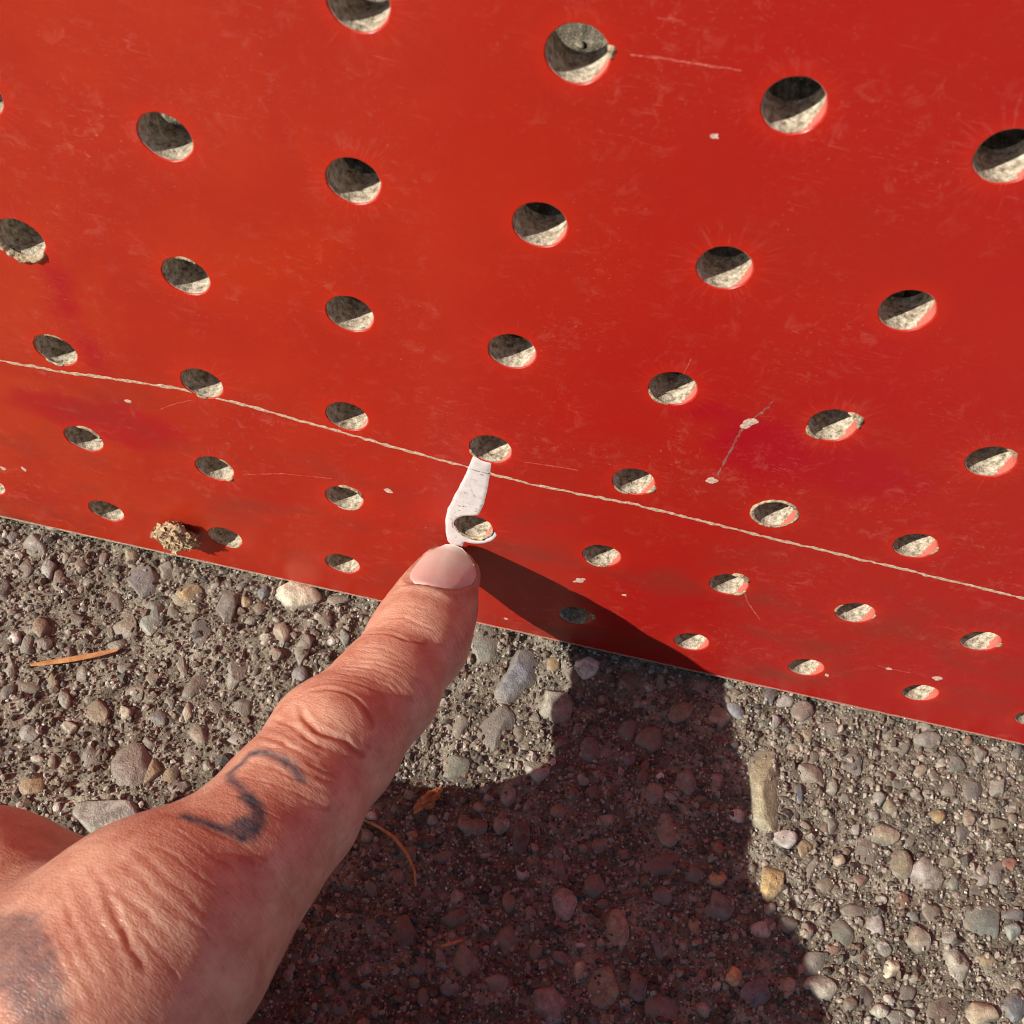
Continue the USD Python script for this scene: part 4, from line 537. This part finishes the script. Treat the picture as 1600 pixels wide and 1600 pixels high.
def ragged(line, width, seed, amp=.35, wave=.6, step=.2):
    ls = LineString(line); s = np.arange(0, ls.length, step)
    p = np.array([ls.interpolate(t).coords[0] for t in s]); d = np.gradient(p, axis=0); d /= np.linalg.norm(d, axis=1)[:, None]; nr = np.stack([-d[:, 1], d[:, 0]], 1)
    j = lambda k: (fbm(np.stack([s / wave, 0 * s, 0 * s + k], 1), 3, seed + k) - .5)[:, None] * 2
    p = p + nr * j(5) * width * .22
    a = p + nr * width * (.5 + amp * j(1)); b = p - nr * width * (.5 + amp * j(2))
    return Polygon(np.vstack([a, b[::-1]])).buffer(.01)
def blob(x, z, rx, rz, ang, seed, amp=.45, npt=22):
    t = np.arange(npt) / npt * 2 * np.pi
    r = 1 + amp * 2 * (fbm(np.stack([np.cos(t) * 1.3 + seed, np.sin(t) * 1.3, 0 * t + seed * .7], 1), 3, seed) - .5)
    a = np.radians(ang); u, w = rx * r * np.cos(t), rz * r * np.sin(t)
    return Polygon(np.stack([x + u * np.cos(a) - w * np.sin(a), z + u * np.sin(a) + w * np.cos(a)], 1)).buffer(.005)
tl_ = np.radians(np.linspace(205, 322, 40)); ph_ = np.stack([PITCH + 0 * tl_, 1.51 * PITCH + 0 * tl_], 1); ud_ = np.stack([np.cos(tl_), np.sin(tl_)], 1)
rl_ = RH + .85 + .5 * fbm(np.stack([tl_ * 3, 0 * tl_, 0 * tl_], 1), 3, 4)[:, None]
sm_ = LineString(SMEAR + SMEAR[:1]); sm_ = np.array([sm_.interpolate(t).coords[0] for t in np.arange(0, sm_.length, .3)]); sm_ = sm_ + .24 * np.stack([fbm(np.column_stack([sm_ / 1.1, 0 * sm_[:, 0] + k]), 4, 60 + k) - .5 for k in (0, 3)], 1)
smear = unary_union([Polygon(sm_).buffer(0), Polygon(np.vstack([ph_ + ud_ * (rl_ + .26), (ph_ + ud_ * rl_)[::-1]]))]).buffer(.25).buffer(-.25).difference(front_poly.buffer(.02))
cr = np.array(CRACK)
crack = ragged(cr, .62, 11, amp=.55, wave=1.3).difference(front_poly)
tag(relief(crack.difference(smear), .035, CRACKM, 'frayed_crack', 3, edge=.2, step=.24, rough=.6, scale=1.1).GetPrim(), 'pale frayed saw line across the whole panel')
relief(smear, .15, WHITE, 'paint_smear', 5, edge=.5, step=.32, rough=.3, scale=2.4)
relief(ragged(cr[(cr[:, 0] > 14) & (cr[:, 0] < 36)], .2, 15, amp=.6).intersection(smear), .30, HAIRLINE, 'hairline_crack', 6, edge=.1, step=.12, rough=.2)
for k, ln in enumerate((SMEAR_LINE, SMEAR_LINE2)):
    relief(ragged(ln, .11, 21 + k, amp=.3).intersection(smear), .30, HAIRLINE, 'hairline_crack', 7 + k, edge=.1, step=.1, rough=.1)
relief(blob(SMEAR_LINE2[0][0] - .6, SMEAR_LINE2[0][1] - .6, .3, .2, 0, 5).intersection(smear), .26, HAIRLINE, 'hairline_crack', 9, edge=.1, step=.12, rough=.1)
for k, (x, z, rx, rz, a) in enumerate(CHIPS):
    if rx < .5: continue
    rx, rz = rx * .8, rz * .8
    relief(blob(x, z, rx, rz, a, 31 + k, .8, 30).difference(front_poly), min(.035, rz * .1), CHIPM, 'paint_chip', 31 + k, edge=.25, step=max(.14, min(.3, rz * .5)), rough=.5, scale=.5)
for k, (w, tn_, ln) in enumerate(SCRATCHES):
    relief(ragged(ln, w * (.9 if tn_ == 'dark' else .62), 61 + k, amp=.9, wave=.8).difference(front_poly), .02, DARKSCR if tn_ == 'dark' else PALESCR, 'scratch', 61 + k, edge=.2, step=.2, rough=.5, scale=.5)
# torn fibre round the worst holes: column, row, from and to angle, width, lift
for k, (i, j, a0, a1, w, h) in enumerate(((-2, 3, 190, 330, 1.6, .8), (1, 1, 195, 372, .75, .5), (0, 1, 20, 110, .9, .35), (0, 1, 250, 330, .5, .3), (3, 1, 35, 100, 1.3, .5), (3, 1, 300, 350, .7, .35), (3, 2, -30, 330, .7, .35), (3, 3, 10, 75, 1.2, .6), (3, 3, 200, 260, .6, .3), (-1, 2, 250, 280, .6, .3),
        (-2, 1, 20, 100, .8, .3), (-1, 1, 30, 70, .5, .2), (-1, 1, 300, 335, .8, .35), (-2, 2, 230, 280, .7, .3), (2, 2, -40, 5, .9, .4), (2, 2, 220, 270, .4, .2), (2, 3, 200, 275, .5, .25), (2, 1, 230, 300, .4, .2), (4, 2, -25, 20, .35, .2), (4, 1, -10, 15, .5, .3), (5, 1, -12, 15, .6, .3), (4, 1, 150, 200, .4, .2), (4, 3, 40, 80, .4, .2), (1, 5, 5, 32, 1.1, .4), (-1, 3, 60, 110, .4, .2), (-2, 2, 60, 110, .3, .15), (1, 2, 200, 235, .4, .2), (-1, 0, 280, 330, .4, .2), (2, 0, 0, 40, .7, .3))):
    cx, cz = i * PITCH, (j + .51) * PITCH
    t = np.radians(np.linspace(a0, a1, max(8, int(abs(a1 - a0) / 5))))
    e = np.sin(np.linspace(0, np.pi, len(t))) ** .5
    w = w * .66; h = h * .7
    r1 = RH + .15 + w * e * (.45 + 1.1 * fbm(np.stack([np.cos(t) * 4 + k, np.sin(t) * 4, 0 * t], 1), 3, 80 + k))
    r0 = RH - .05 - .25 * w * e * fbm(np.stack([np.cos(t) * 3 + k, np.sin(t) * 3, 0 * t + 3], 1), 3, 81 + k)
    P = np.vstack([np.stack([cx + r1 * np.cos(t), cz + r1 * np.sin(t)], 1), np.stack([cx + r0 * np.cos(t), cz + r0 * np.sin(t)], 1)[::-1]])
    relief(Polygon(P).buffer(0), h, TORN, 'torn_fibre', 90 + k, edge=.35, step=.24, rough=.9, scale=.5)

# a crumb of torn fibre stuck to the face
cx, _, cz = CLUMP[0]
d = ICO[3].vertices; cv_ = d * (1 + 1.1 * (fbm(d * 1.5 + 4.1, 3, 5) - .5) + .9 * (fbm(d * 4.4 + 1.7, 4, 8) - .5))[:, None] * [4.0, 2.0, 3.9]
chips_, r_ = [(cv_, ICO[3].faces)], np.random.default_rng(77)
for i in range(520):
    o = cv_[r_.integers(len(cv_))] * r_.uniform(.85, 1.02)
    p = r_.normal(size=(9, 3)) * r_.uniform(.12, .42, 3)
    q_ = trimesh.transformations.random_rotation_matrix(r_.uniform(size=3))[:3, :3]
    hl = trimesh.convex.convex_hull(p @ q_.T)
    chips_.append((hl.vertices + o, hl.faces))
v, fc_ = cat_mesh(chips_)
v += np.array([cx, -2.1, cz]); v[:, 1] = np.minimum(v[:, 1], -.02)
cl = thing('fibre_clump', 'tan crumb of torn wood fibre stuck to the red board', 'fibre clump', (cx * MM, 0, cz * MM))
obj('crumb', (v, fc_), CLUMPM, cl)

# ---------------- litter on the concrete ----------------
def rod(pts, rad, flat=1., lift=.5, seg=8, taper=True, dense=10):
    pts = np.array(pts, float)[:, :2]; ls = LineString(pts); s = np.linspace(0, 1, dense * len(pts))
    p = np.array([ls.interpolate(t, normalized=True).coords[0] for t in s])
    for _ in range(6): p[1:-1] = (p[:-2] + 2 * p[1:-1] + p[2:]) / 4
    z = np.array([max(gh(p[max(0, i - 6):i + 7, 0], p[max(0, i - 6):i + 7, 1]).max(), -1.0) for i in range(len(p))]); z = np.convolve(np.pad(z, 7, mode='edge'), np.ones(15) / 15, 'valid') + lift
    c = np.column_stack([p, z]); d = np.gradient(c, axis=0); d /= np.linalg.norm(d, axis=1)[:, None]
    sd = np.cross(d, [0, 0, 1]); sd /= np.linalg.norm(sd, axis=1)[:, None]; up = np.cross(sd, d)
    rr = rad * (np.clip(np.sin(np.pi * np.clip(s * .96 + .02, 0, 1)), .0, 1) ** .35 if taper else 1 + 0 * s)
    t = np.arange(seg) / seg * 2 * np.pi
    V = c[:, None] + rr[:, None, None] * (np.cos(t)[None, :, None] * sd[:, None] + flat * np.sin(t)[None, :, None] * up[:, None])
    V = V.reshape(-1, 3); F = []
    for k in range(len(c) - 1):
        a = np.arange(seg) + k * seg; b = (np.arange(seg) + 1) % seg + k * seg
        F += [np.stack([a, b, b + seg], 1), np.stack([a, b + seg, a + seg], 1)]
    e = len(V); V = np.vstack([V, c[:1], c[-1:]]); a = np.arange(seg); b = (a + 1) % seg; o = (len(c) - 1) * seg
    F += [np.stack([b, a, np.full(seg, e)], 1), np.stack([a + o, b + o, np.full(seg, e + 1)], 1)]
    return V, np.vstack(F)
for nm, lab, pts_, rad__, flat, lift in (('pine_needle', 'straight flat tan pine needle lying in the sun on the concrete below the board', N1, .62, .35, 1.3), ('pine_needle', 'thin brown pine needle bent like a hook, in the shadow beside the finger', N2, .36, .8, 1.0),
                                   ('twig', 'tiny brown twig lying among the pebbles deep in the shadow of the hand', N3, .34, .7, .7)):
    tag(obj(nm, rod(pts_, rad__, flat, lift), NEEDLE, None, smooth=60).GetPrim(), lab, 'twig' if nm == 'twig' else 'pine needle')
bx, by, _ = BUD[0]
s = ICO[3]; d = s.vertices.copy()
v = d * (1 + 1.5 * (fbm(d * 1.9 + 2.2, 3, 15) - .5) + .9 * (fbm(d * 5.2, 3, 18) - .5))[:, None] * [1.2, 2.7, 1.2]
t = np.radians(-38); v = np.stack([v[:, 0] * np.cos(t) - v[:, 1] * np.sin(t), v[:, 0] * np.sin(t) + v[:, 1] * np.cos(t), v[:, 2]], 1) + [bx, by, .7]
bud = thing('dry_bud', 'small curled orange brown bud scale lying at the edge of the hand shadow', 'bud scale', (bx * MM, by * MM, 0))
obj('scale', (v, s.faces), BUDM, bud, smooth=40)

# ---------------- the hand ----------------
# ---------------- hand (all in millimetres) ----------------
def round_cone(P, a, b, ra, rb):
    a = np.asarray(a, float); b = np.asarray(b, float)
    ba = b - a; L2 = ba @ ba
    t = np.clip(((P - a) @ ba) / L2, 0, 1)
    d = P - a - t[:, None] * ba
    return np.sqrt((d * d).sum(1)) - (ra + (rb - ra) * t)

def smin(x, y, k):
    h = np.clip(0.5 + 0.5 * (y - x) / k, 0, 1)
    return y + (x - y) * h - k * h * (1 - h)

def chain(P, pts, k):
    d = None
    for (a, ra), (b, rb) in zip(pts[:-1], pts[1:]):
        c = round_cone(P, a, b, ra, rb)
        d = c if d is None else smin(d, c, k)
    return d

def hand_sdf(P):
    d = chain(P, H['index'], 4.0)
    d = smin(d, chain(P, H['pad'], 5.0), 9.0)
    palm = chain(P, H['palm0'], 6.0)
    for n in ('palm1', 'palm2', 'palm3', 'arm'):
        palm = smin(palm, chain(P, H[n], 6.0), 12.0)
    d = smin(smin(d, palm, 7.0), chain(P, H['web'], 2.0), 8.0)
    for n, k in (('middle', 9.0), ('ring', 3.0), ('little', 2.0)):
        d = smin(d, smin(chain(P, H[n], 3.0), palm, 7.0), k)
    d = smin(d, smin(chain(P, H['thumb'], 4.0), palm, 8.0), 1.5)
    return d

def surface_nets(f, lo, hi, h):
    lo = np.asarray(lo, float)
    n = np.ceil((np.asarray(hi) - lo) / h).astype(int) + 1
    ax = [lo[i] + h * np.arange(n[i]) for i in range(3)]
    V = np.empty(n)
    for i in range(n[0]):
        g = np.stack(np.meshgrid(ax[0][i:i+1], ax[1], ax[2], indexing='ij'), -1).reshape(-1, 3)
        V[i] = f(g).reshape(n[1], n[2])
    s = V < 0
    c = [(i, j, k) for i in (0, 1) for j in (0, 1) for k in (0, 1)]
    m = n - 1
    sl = lambda A, o: A[o[0]:o[0]+m[0], o[1]:o[1]+m[1], o[2]:o[2]+m[2]]
    cnt = sum(sl(s, o).astype(int) for o in c)
    act = (cnt > 0) & (cnt < 8)
    idx = np.full(m, -1); idx[act] = np.arange(act.sum())
    acc = np.zeros((act.sum(), 3)); w = np.zeros(act.sum())
    for o in c:
        for ax_ in range(3):
            if o[ax_]: continue
            q = list(o); q[ax_] = 1
            va, vb = sl(V, o)[act], sl(V, q)[act]
            x = (va < 0) != (vb < 0)
            t = np.where(x, va / np.where(x, va - vb, 1), 0)
            p = np.tile(np.array(o, float), (len(t), 1)); p[:, ax_] = t
            acc += p * x[:, None]; w += x
    verts = lo + h * (np.argwhere(act) + acc / w[:, None])
    F = []
    for ax_ in range(3):
        u, v = (ax_ + 1) % 3, (ax_ + 2) % 3
        a = s; b = np.roll(s, -1, ax_)
        ch = np.argwhere(a != b)
        ok = (ch[:, ax_] < m[ax_]) & (ch[:, u] > 0) & (ch[:, v] > 0) & (ch[:, u] < m[u]) & (ch[:, v] < m[v])
        ch = ch[ok]
        def at(du, dv):
            q = ch.copy(); q[:, u] -= du; q[:, v] -= dv
            return idx[q[:, 0], q[:, 1], q[:, 2]]
        q = np.stack([at(1, 1), at(0, 1), at(0, 0), at(1, 0)], 1)
        fl = ~a[ch[:, 0], ch[:, 1], ch[:, 2]]
        q[fl] = q[fl][:, ::-1]
        F.append(q)
    q = np.vstack(F)
    return verts, np.vstack([q[:, [0, 1, 2]], q[:, [0, 2, 3]]])

def sdf_grad(f, P, e=0.05):
    g = 0
    for k in np.array([[1, -1, -1], [-1, -1, 1], [-1, 1, -1], [1, 1, 1.]]): g = g + f(P + e * k)[:, None] * k
    return g / np.maximum(np.linalg.norm(g, axis=1, keepdims=True), 1e-9)

def refine(V, F, near):
    """Splits every edge both ends of which are near, without cracks."""
    E = np.sort(np.vstack([F[:, [0, 1]], F[:, [1, 2]], F[:, [2, 0]]]), 1)
    U, inv = np.unique(E, axis=0, return_inverse=True)
    inv = inv.reshape(3, -1).T
    mk = near[U].all(1)
    mid = np.full(len(U), -1); mid[mk] = len(V) + np.arange(mk.sum())
    V = np.vstack([V, V[U[mk]].mean(1)])
    M = mid[inv]; k = (M >= 0).sum(1)
    out = [F[k == 0]]
    f, m = F[k == 3], M[k == 3]
    out += [np.stack(x, 1) for x in ((f[:, 0], m[:, 0], m[:, 2]), (m[:, 0], f[:, 1], m[:, 1]), (m[:, 2], m[:, 1], f[:, 2]), (m[:, 0], m[:, 1], m[:, 2]))]
    for r in range(3):
        p = [r, (r + 1) % 3, (r + 2) % 3]
        g, mm = F[:, p], M[:, p]
        o = (k == 1) & (mm[:, 0] >= 0)
        a, b = g[o], mm[o]
        out += [np.stack([a[:, 0], b[:, 0], a[:, 2]], 1), np.stack([b[:, 0], a[:, 1], a[:, 2]], 1)]
        o = (k == 2) & (mm[:, 2] < 0)
        a, b = g[o], mm[o]
        out += [np.stack([a[:, 0], b[:, 0], b[:, 1]], 1), np.stack([b[:, 0], a[:, 1], b[:, 1]], 1), np.stack([a[:, 0], b[:, 1], a[:, 2]], 1)]
    return V, np.vstack(out)

lo = [-185, -415, 0]; 
allp = np.array([p for v in H.values() for p, r in v])
hv, hf = surface_nets(hand_sdf, [allp[:, 0].min() - 45, allp[:, 1].min() - 20, 0], allp.max(0) + [22, 14, 45], 2.3)
hv = hv - hand_sdf(hv)[:, None] * sdf_grad(hand_sdf, hv)
vis = lambda v: (v[:, 1] > -112) & (v[:, 0] > -48) & ((v - np.array([26, -111, 211.])) @ np.array([.0284, .5586, -.829]) > 60) & (v[:, 2] > 14)
for it in range(3):
    g_ = sdf_grad(hand_sdf, hv)
    facing = ((eye / MM - hv) * g_).sum(1) > -18          # the side the wrinkles are on
    hv, hf = refine(hv, hf, vis(hv) & facing)
    hv = hv - hand_sdf(hv)[:, None] * sdf_grad(hand_sdf, hv)
hn = sdf_grad(hand_sdf, hv)
dsp = np.zeros(len(hv)); crs = np.zeros(len(hv))
wob = hv + .9 * np.stack([fbm(hv / 2.4 + k * 9.1, 3, 40 + k) - .5 for k in range(3)], 1); wvar = .75 + .6 * fbm(hv / 2.0, 2, 50)
vis_ix = None
for dp, w, pl in CREASES:
    dp = dp * .72
    if pl[0][1] < -64: dp = dp * .55; w = w * .8
    pl = np.array(pl); ls = np.linspace(0, 1, 4)[:-1]
    fine = np.vstack([pl[:-1] + (pl[1:] - pl[:-1]) * t for t in ls] + [pl[-1:]])
    order = np.concatenate([np.arange(len(pl) - 1) + k * 0 for k in range(len(ls))] + [[len(pl) - 1]])
    dd, ix = cKDTree(fine).query(wob, distance_upper_bound=4 * w + 1)
    w = w * wvar
    ok = np.isfinite(dd); fr = np.zeros(len(hv)); fr[ok] = order[ix[ok]] / max(1, len(pl) - 1)
    env = np.clip(np.sin(np.pi * np.clip(fr * .9 + .05, 0, 1)), 0, 1) ** .5
    gz = np.where(ok, np.exp(-(dd / w) ** 2), 0) * env
    bulge = np.where(ok, np.exp(-((dd - 2.0 * w) / (1.1 * w)) ** 2), 0) * env
    dsp += dp * (-1.0 * gz + .42 * bulge); crs = np.maximum(crs, gz * min(1, dp * 2.2))
dd = np.linalg.norm(hv - np.array(PIP_BUMP), axis=1); dsp += .75 * np.exp(-(dd / 4.2) ** 2) * .8
dsp += .22 * (fbm(hv / 4.1, 2, 4) - .5) + .06 * (fbm(hv / .9, 3, 14) - .5)
# frame of the fingertip and the nail
axis_ = H['index'][0][0] - H['index'][2][0]; axis_ /= np.linalg.norm(axis_)
nb, nl, nr, nc = [np.array(p) for p in NAIL]
nb = nb + .5 * axis_
lat = np.array([.89, -.10, .44]); lat -= (lat @ axis_) * axis_; lat /= np.linalg.norm(lat)
nup = np.cross(lat, axis_); nup *= np.sign(nup @ (eye / MM - nc)); NL, NW = 15.9, 5.5
vb = (hv - nb) @ axis_; ub = (hv - (nl + nr) / 2) @ lat + .6; up_ = (hv - nb) @ nup
def nail_half(v):                                        # half width along the nail, v from 0 to 1
    return NW * np.clip(1 - (1 - np.clip(v / .34, 0, 1)) ** 2.6, 0, 1) ** .5
tipside = (up_ > -9) & (vb > -2.5) & (hn @ nup > .05)
vv = vb / NL
hw = nail_half(np.clip(vv, 0, 1))
outd = np.where(vv < .04, np.hypot(np.maximum(-vb + .3, 0), np.maximum(np.abs(ub) - 3.9, 0)), np.abs(ub) - hw)   # distance outside the nail
inside = tipside & (vv > 0) & (outd < 0)
fold = np.where(tipside & (vv < .80), np.exp(-((outd - .35) / 1.0) ** 2), 0)
dsp += np.where(inside & (outd < -1.6), -.35, 0) + .38 * fold
crs = np.maximum(crs, np.where(tipside & (vv < .85), .55 * np.exp(-((outd - .1) / .25) ** 2), 0))
# tattoo
tat = np.zeros(len(hv))
for w, pl in TATTOO:
    pl = np.array(pl)
    for _ in range(2): pl = np.vstack([pl[:1], np.stack([.75 * pl[:-1] + .25 * pl[1:], .25 * pl[:-1] + .75 * pl[1:]], 1).reshape(-1, 3), pl[-1:]])
    fine = np.vstack([pl[:-1] + (pl[1:] - pl[:-1]) * t for t in (0, .5)] + [pl[-1:]])
    dd, _ = cKDTree(fine).query(hv, distance_upper_bound=4)
    dd = np.where(np.isfinite(dd), dd, 9)
    tat = np.maximum(tat, .95 * np.clip((w * 2.35 - dd + .5 * (fbm(hv / .6, 3, 2) - .5)) / 1.25, 0, 1) * (.7 + .6 * fbm(hv / 1.1, 3, 77)))
if len(TATTOO_FILL):
    dd, _ = cKDTree(np.array(TATTOO_FILL)).query(hv, distance_upper_bound=6)
    tat = np.maximum(tat, .92 * np.clip((1.9 - np.where(np.isfinite(dd), dd, 9)) / 2.2, 0, 1) * np.clip(.52 + .8 * fbm(hv / 1.3, 4, 22), 0, 1))
# skin coordinates: mm along the finger and across it
ax2 = H['index'][0][0] - H['palm0'][0][0]; ax2 /= np.linalg.norm(ax2)
su = np.stack([(hv - H['palm0'][0][0]) @ ax2, hv @ lat, 0 * hv[:, 0]], 1)
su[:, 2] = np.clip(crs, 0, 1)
keep = hv + hn * dsp[:, None]
keep[:, 1] = np.where(keep[:, 1] > -.03, -.03, keep[:, 1])     # pressed flat against the board
hand = thing('person', 'tattooed left hand pointing with its index finger at the white smear on the board', 'person')
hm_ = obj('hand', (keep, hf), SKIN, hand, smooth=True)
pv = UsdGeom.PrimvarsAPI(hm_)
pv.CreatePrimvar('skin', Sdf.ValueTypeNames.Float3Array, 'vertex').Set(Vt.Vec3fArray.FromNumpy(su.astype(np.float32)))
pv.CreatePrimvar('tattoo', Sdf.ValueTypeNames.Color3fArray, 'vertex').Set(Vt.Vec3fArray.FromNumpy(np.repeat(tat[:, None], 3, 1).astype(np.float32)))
# nail plate
nu, nvv = 25, 31
U = np.linspace(-1, 1, nu); Vn = np.linspace(0, 1, nvv)
def skin_at(P):
    for _ in range(6): P = P - hand_sdf(P)[:, None] / np.maximum((sdf_grad(hand_sdf, P) @ nup), .35)[:, None] * nup
    return P
mid0 = (nl + nr) / 2 - .6 * lat; mid0 = mid0 - ((mid0 - nb) @ axis_) * axis_
rows_, rows_s = [], []
for v_ in Vn:
    hw_ = max(nail_half(v_), .5) if v_ < .8 else NW * (1 - .0 * v_) * (1 - ((v_ - .8) / .205) ** 2.6 * .98) ** .5
    vq = float(-np.log(np.exp(-v_ * 9) + np.exp(-.64 * 9)) / 9)
    base = mid0 + axis_ * NL * vq + nup * (((nb - mid0) @ nup)) + np.outer(U * hw_, lat)
    s_ = skin_at(base + nup * 1.0)
    hh_ = (s_ - mid0) @ nup; sel_ = np.abs(U) < .72; A_ = np.polyfit(U[sel_] * hw_, hh_[sel_] + (U[sel_] * hw_) ** 2 / (2 * 7.6), 1)
    s_ = s_ + nup * (np.polyval(A_, U * hw_) - (U * hw_) ** 2 / (2 * 7.6) - hh_)[:, None]
    P = s_ + axis_ * NL * (v_ - vq) - nup * (1.15 * max(v_ - .35, 0) ** 2.2 / .65 ** 2.2)
    rows_s.append(P)
S_ = np.array(rows_s)
for _ in range(40):
    S_[1:-1, 1:-1] = .5 * S_[1:-1, 1:-1] + .125 * (S_[:-2, 1:-1] + S_[2:, 1:-1] + S_[1:-1, :-2] + S_[1:-1, 2:])
    S_[1:-1, [0, -1]] = .5 * S_[1:-1, [0, -1]] + .25 * (S_[:-2, [0, -1]] + S_[2:, [0, -1]])
for v_, P in zip(Vn, S_):
    hgt = .32 + .12 * (1 - U ** 2) - 1.1 * np.exp(-((1 - np.abs(U)) / .06) ** 2) * (v_ < .80) - .9 * math.exp(-(v_ / .05) ** 2)
    rows_.append(P + nup * hgt[:, None])
G = np.array(rows_)
G = np.minimum(G, np.array([1e9, -.05, 1e9]))
top = G.reshape(-1, 3); bot_ = top - nup * .38
ii = np.arange(nvv * nu).reshape(nvv, nu)
q = np.stack([ii[:-1, :-1], ii[:-1, 1:], ii[1:, 1:], ii[1:, :-1]], -1).reshape(-1, 4)
tt = np.vstack([q[:, [0, 1, 2]], q[:, [0, 2, 3]]])
nn = np.cross(top[tt[:, 1]] - top[tt[:, 0]], top[tt[:, 2]] - top[tt[:, 0]]) @ nup
if nn.mean() < 0: tt = tt[:, ::-1]
k = len(top); loop = np.concatenate([ii[0], ii[1:, -1], ii[-1, ::-1][1:], ii[::-1, 0][1:-1]])
side = np.vstack([np.stack([loop, np.roll(loop, -1), np.roll(loop, -1) + k], 1), np.stack([loop, np.roll(loop, -1) + k, loop + k], 1)])
nm_ = obj('fingernail', (np.vstack([top, bot_]), np.vstack([tt, tt[:, ::-1] + k, side])), NAILM, hand, smooth=True)
al = np.repeat(Vn, nu); al = np.concatenate([al, al])
UsdGeom.PrimvarsAPI(nm_).CreatePrimvar('along', Sdf.ValueTypeNames.Color3fArray, 'vertex').Set(Vt.Vec3fArray.FromNumpy(np.repeat(al[:, None], 3, 1).astype(np.float32)))
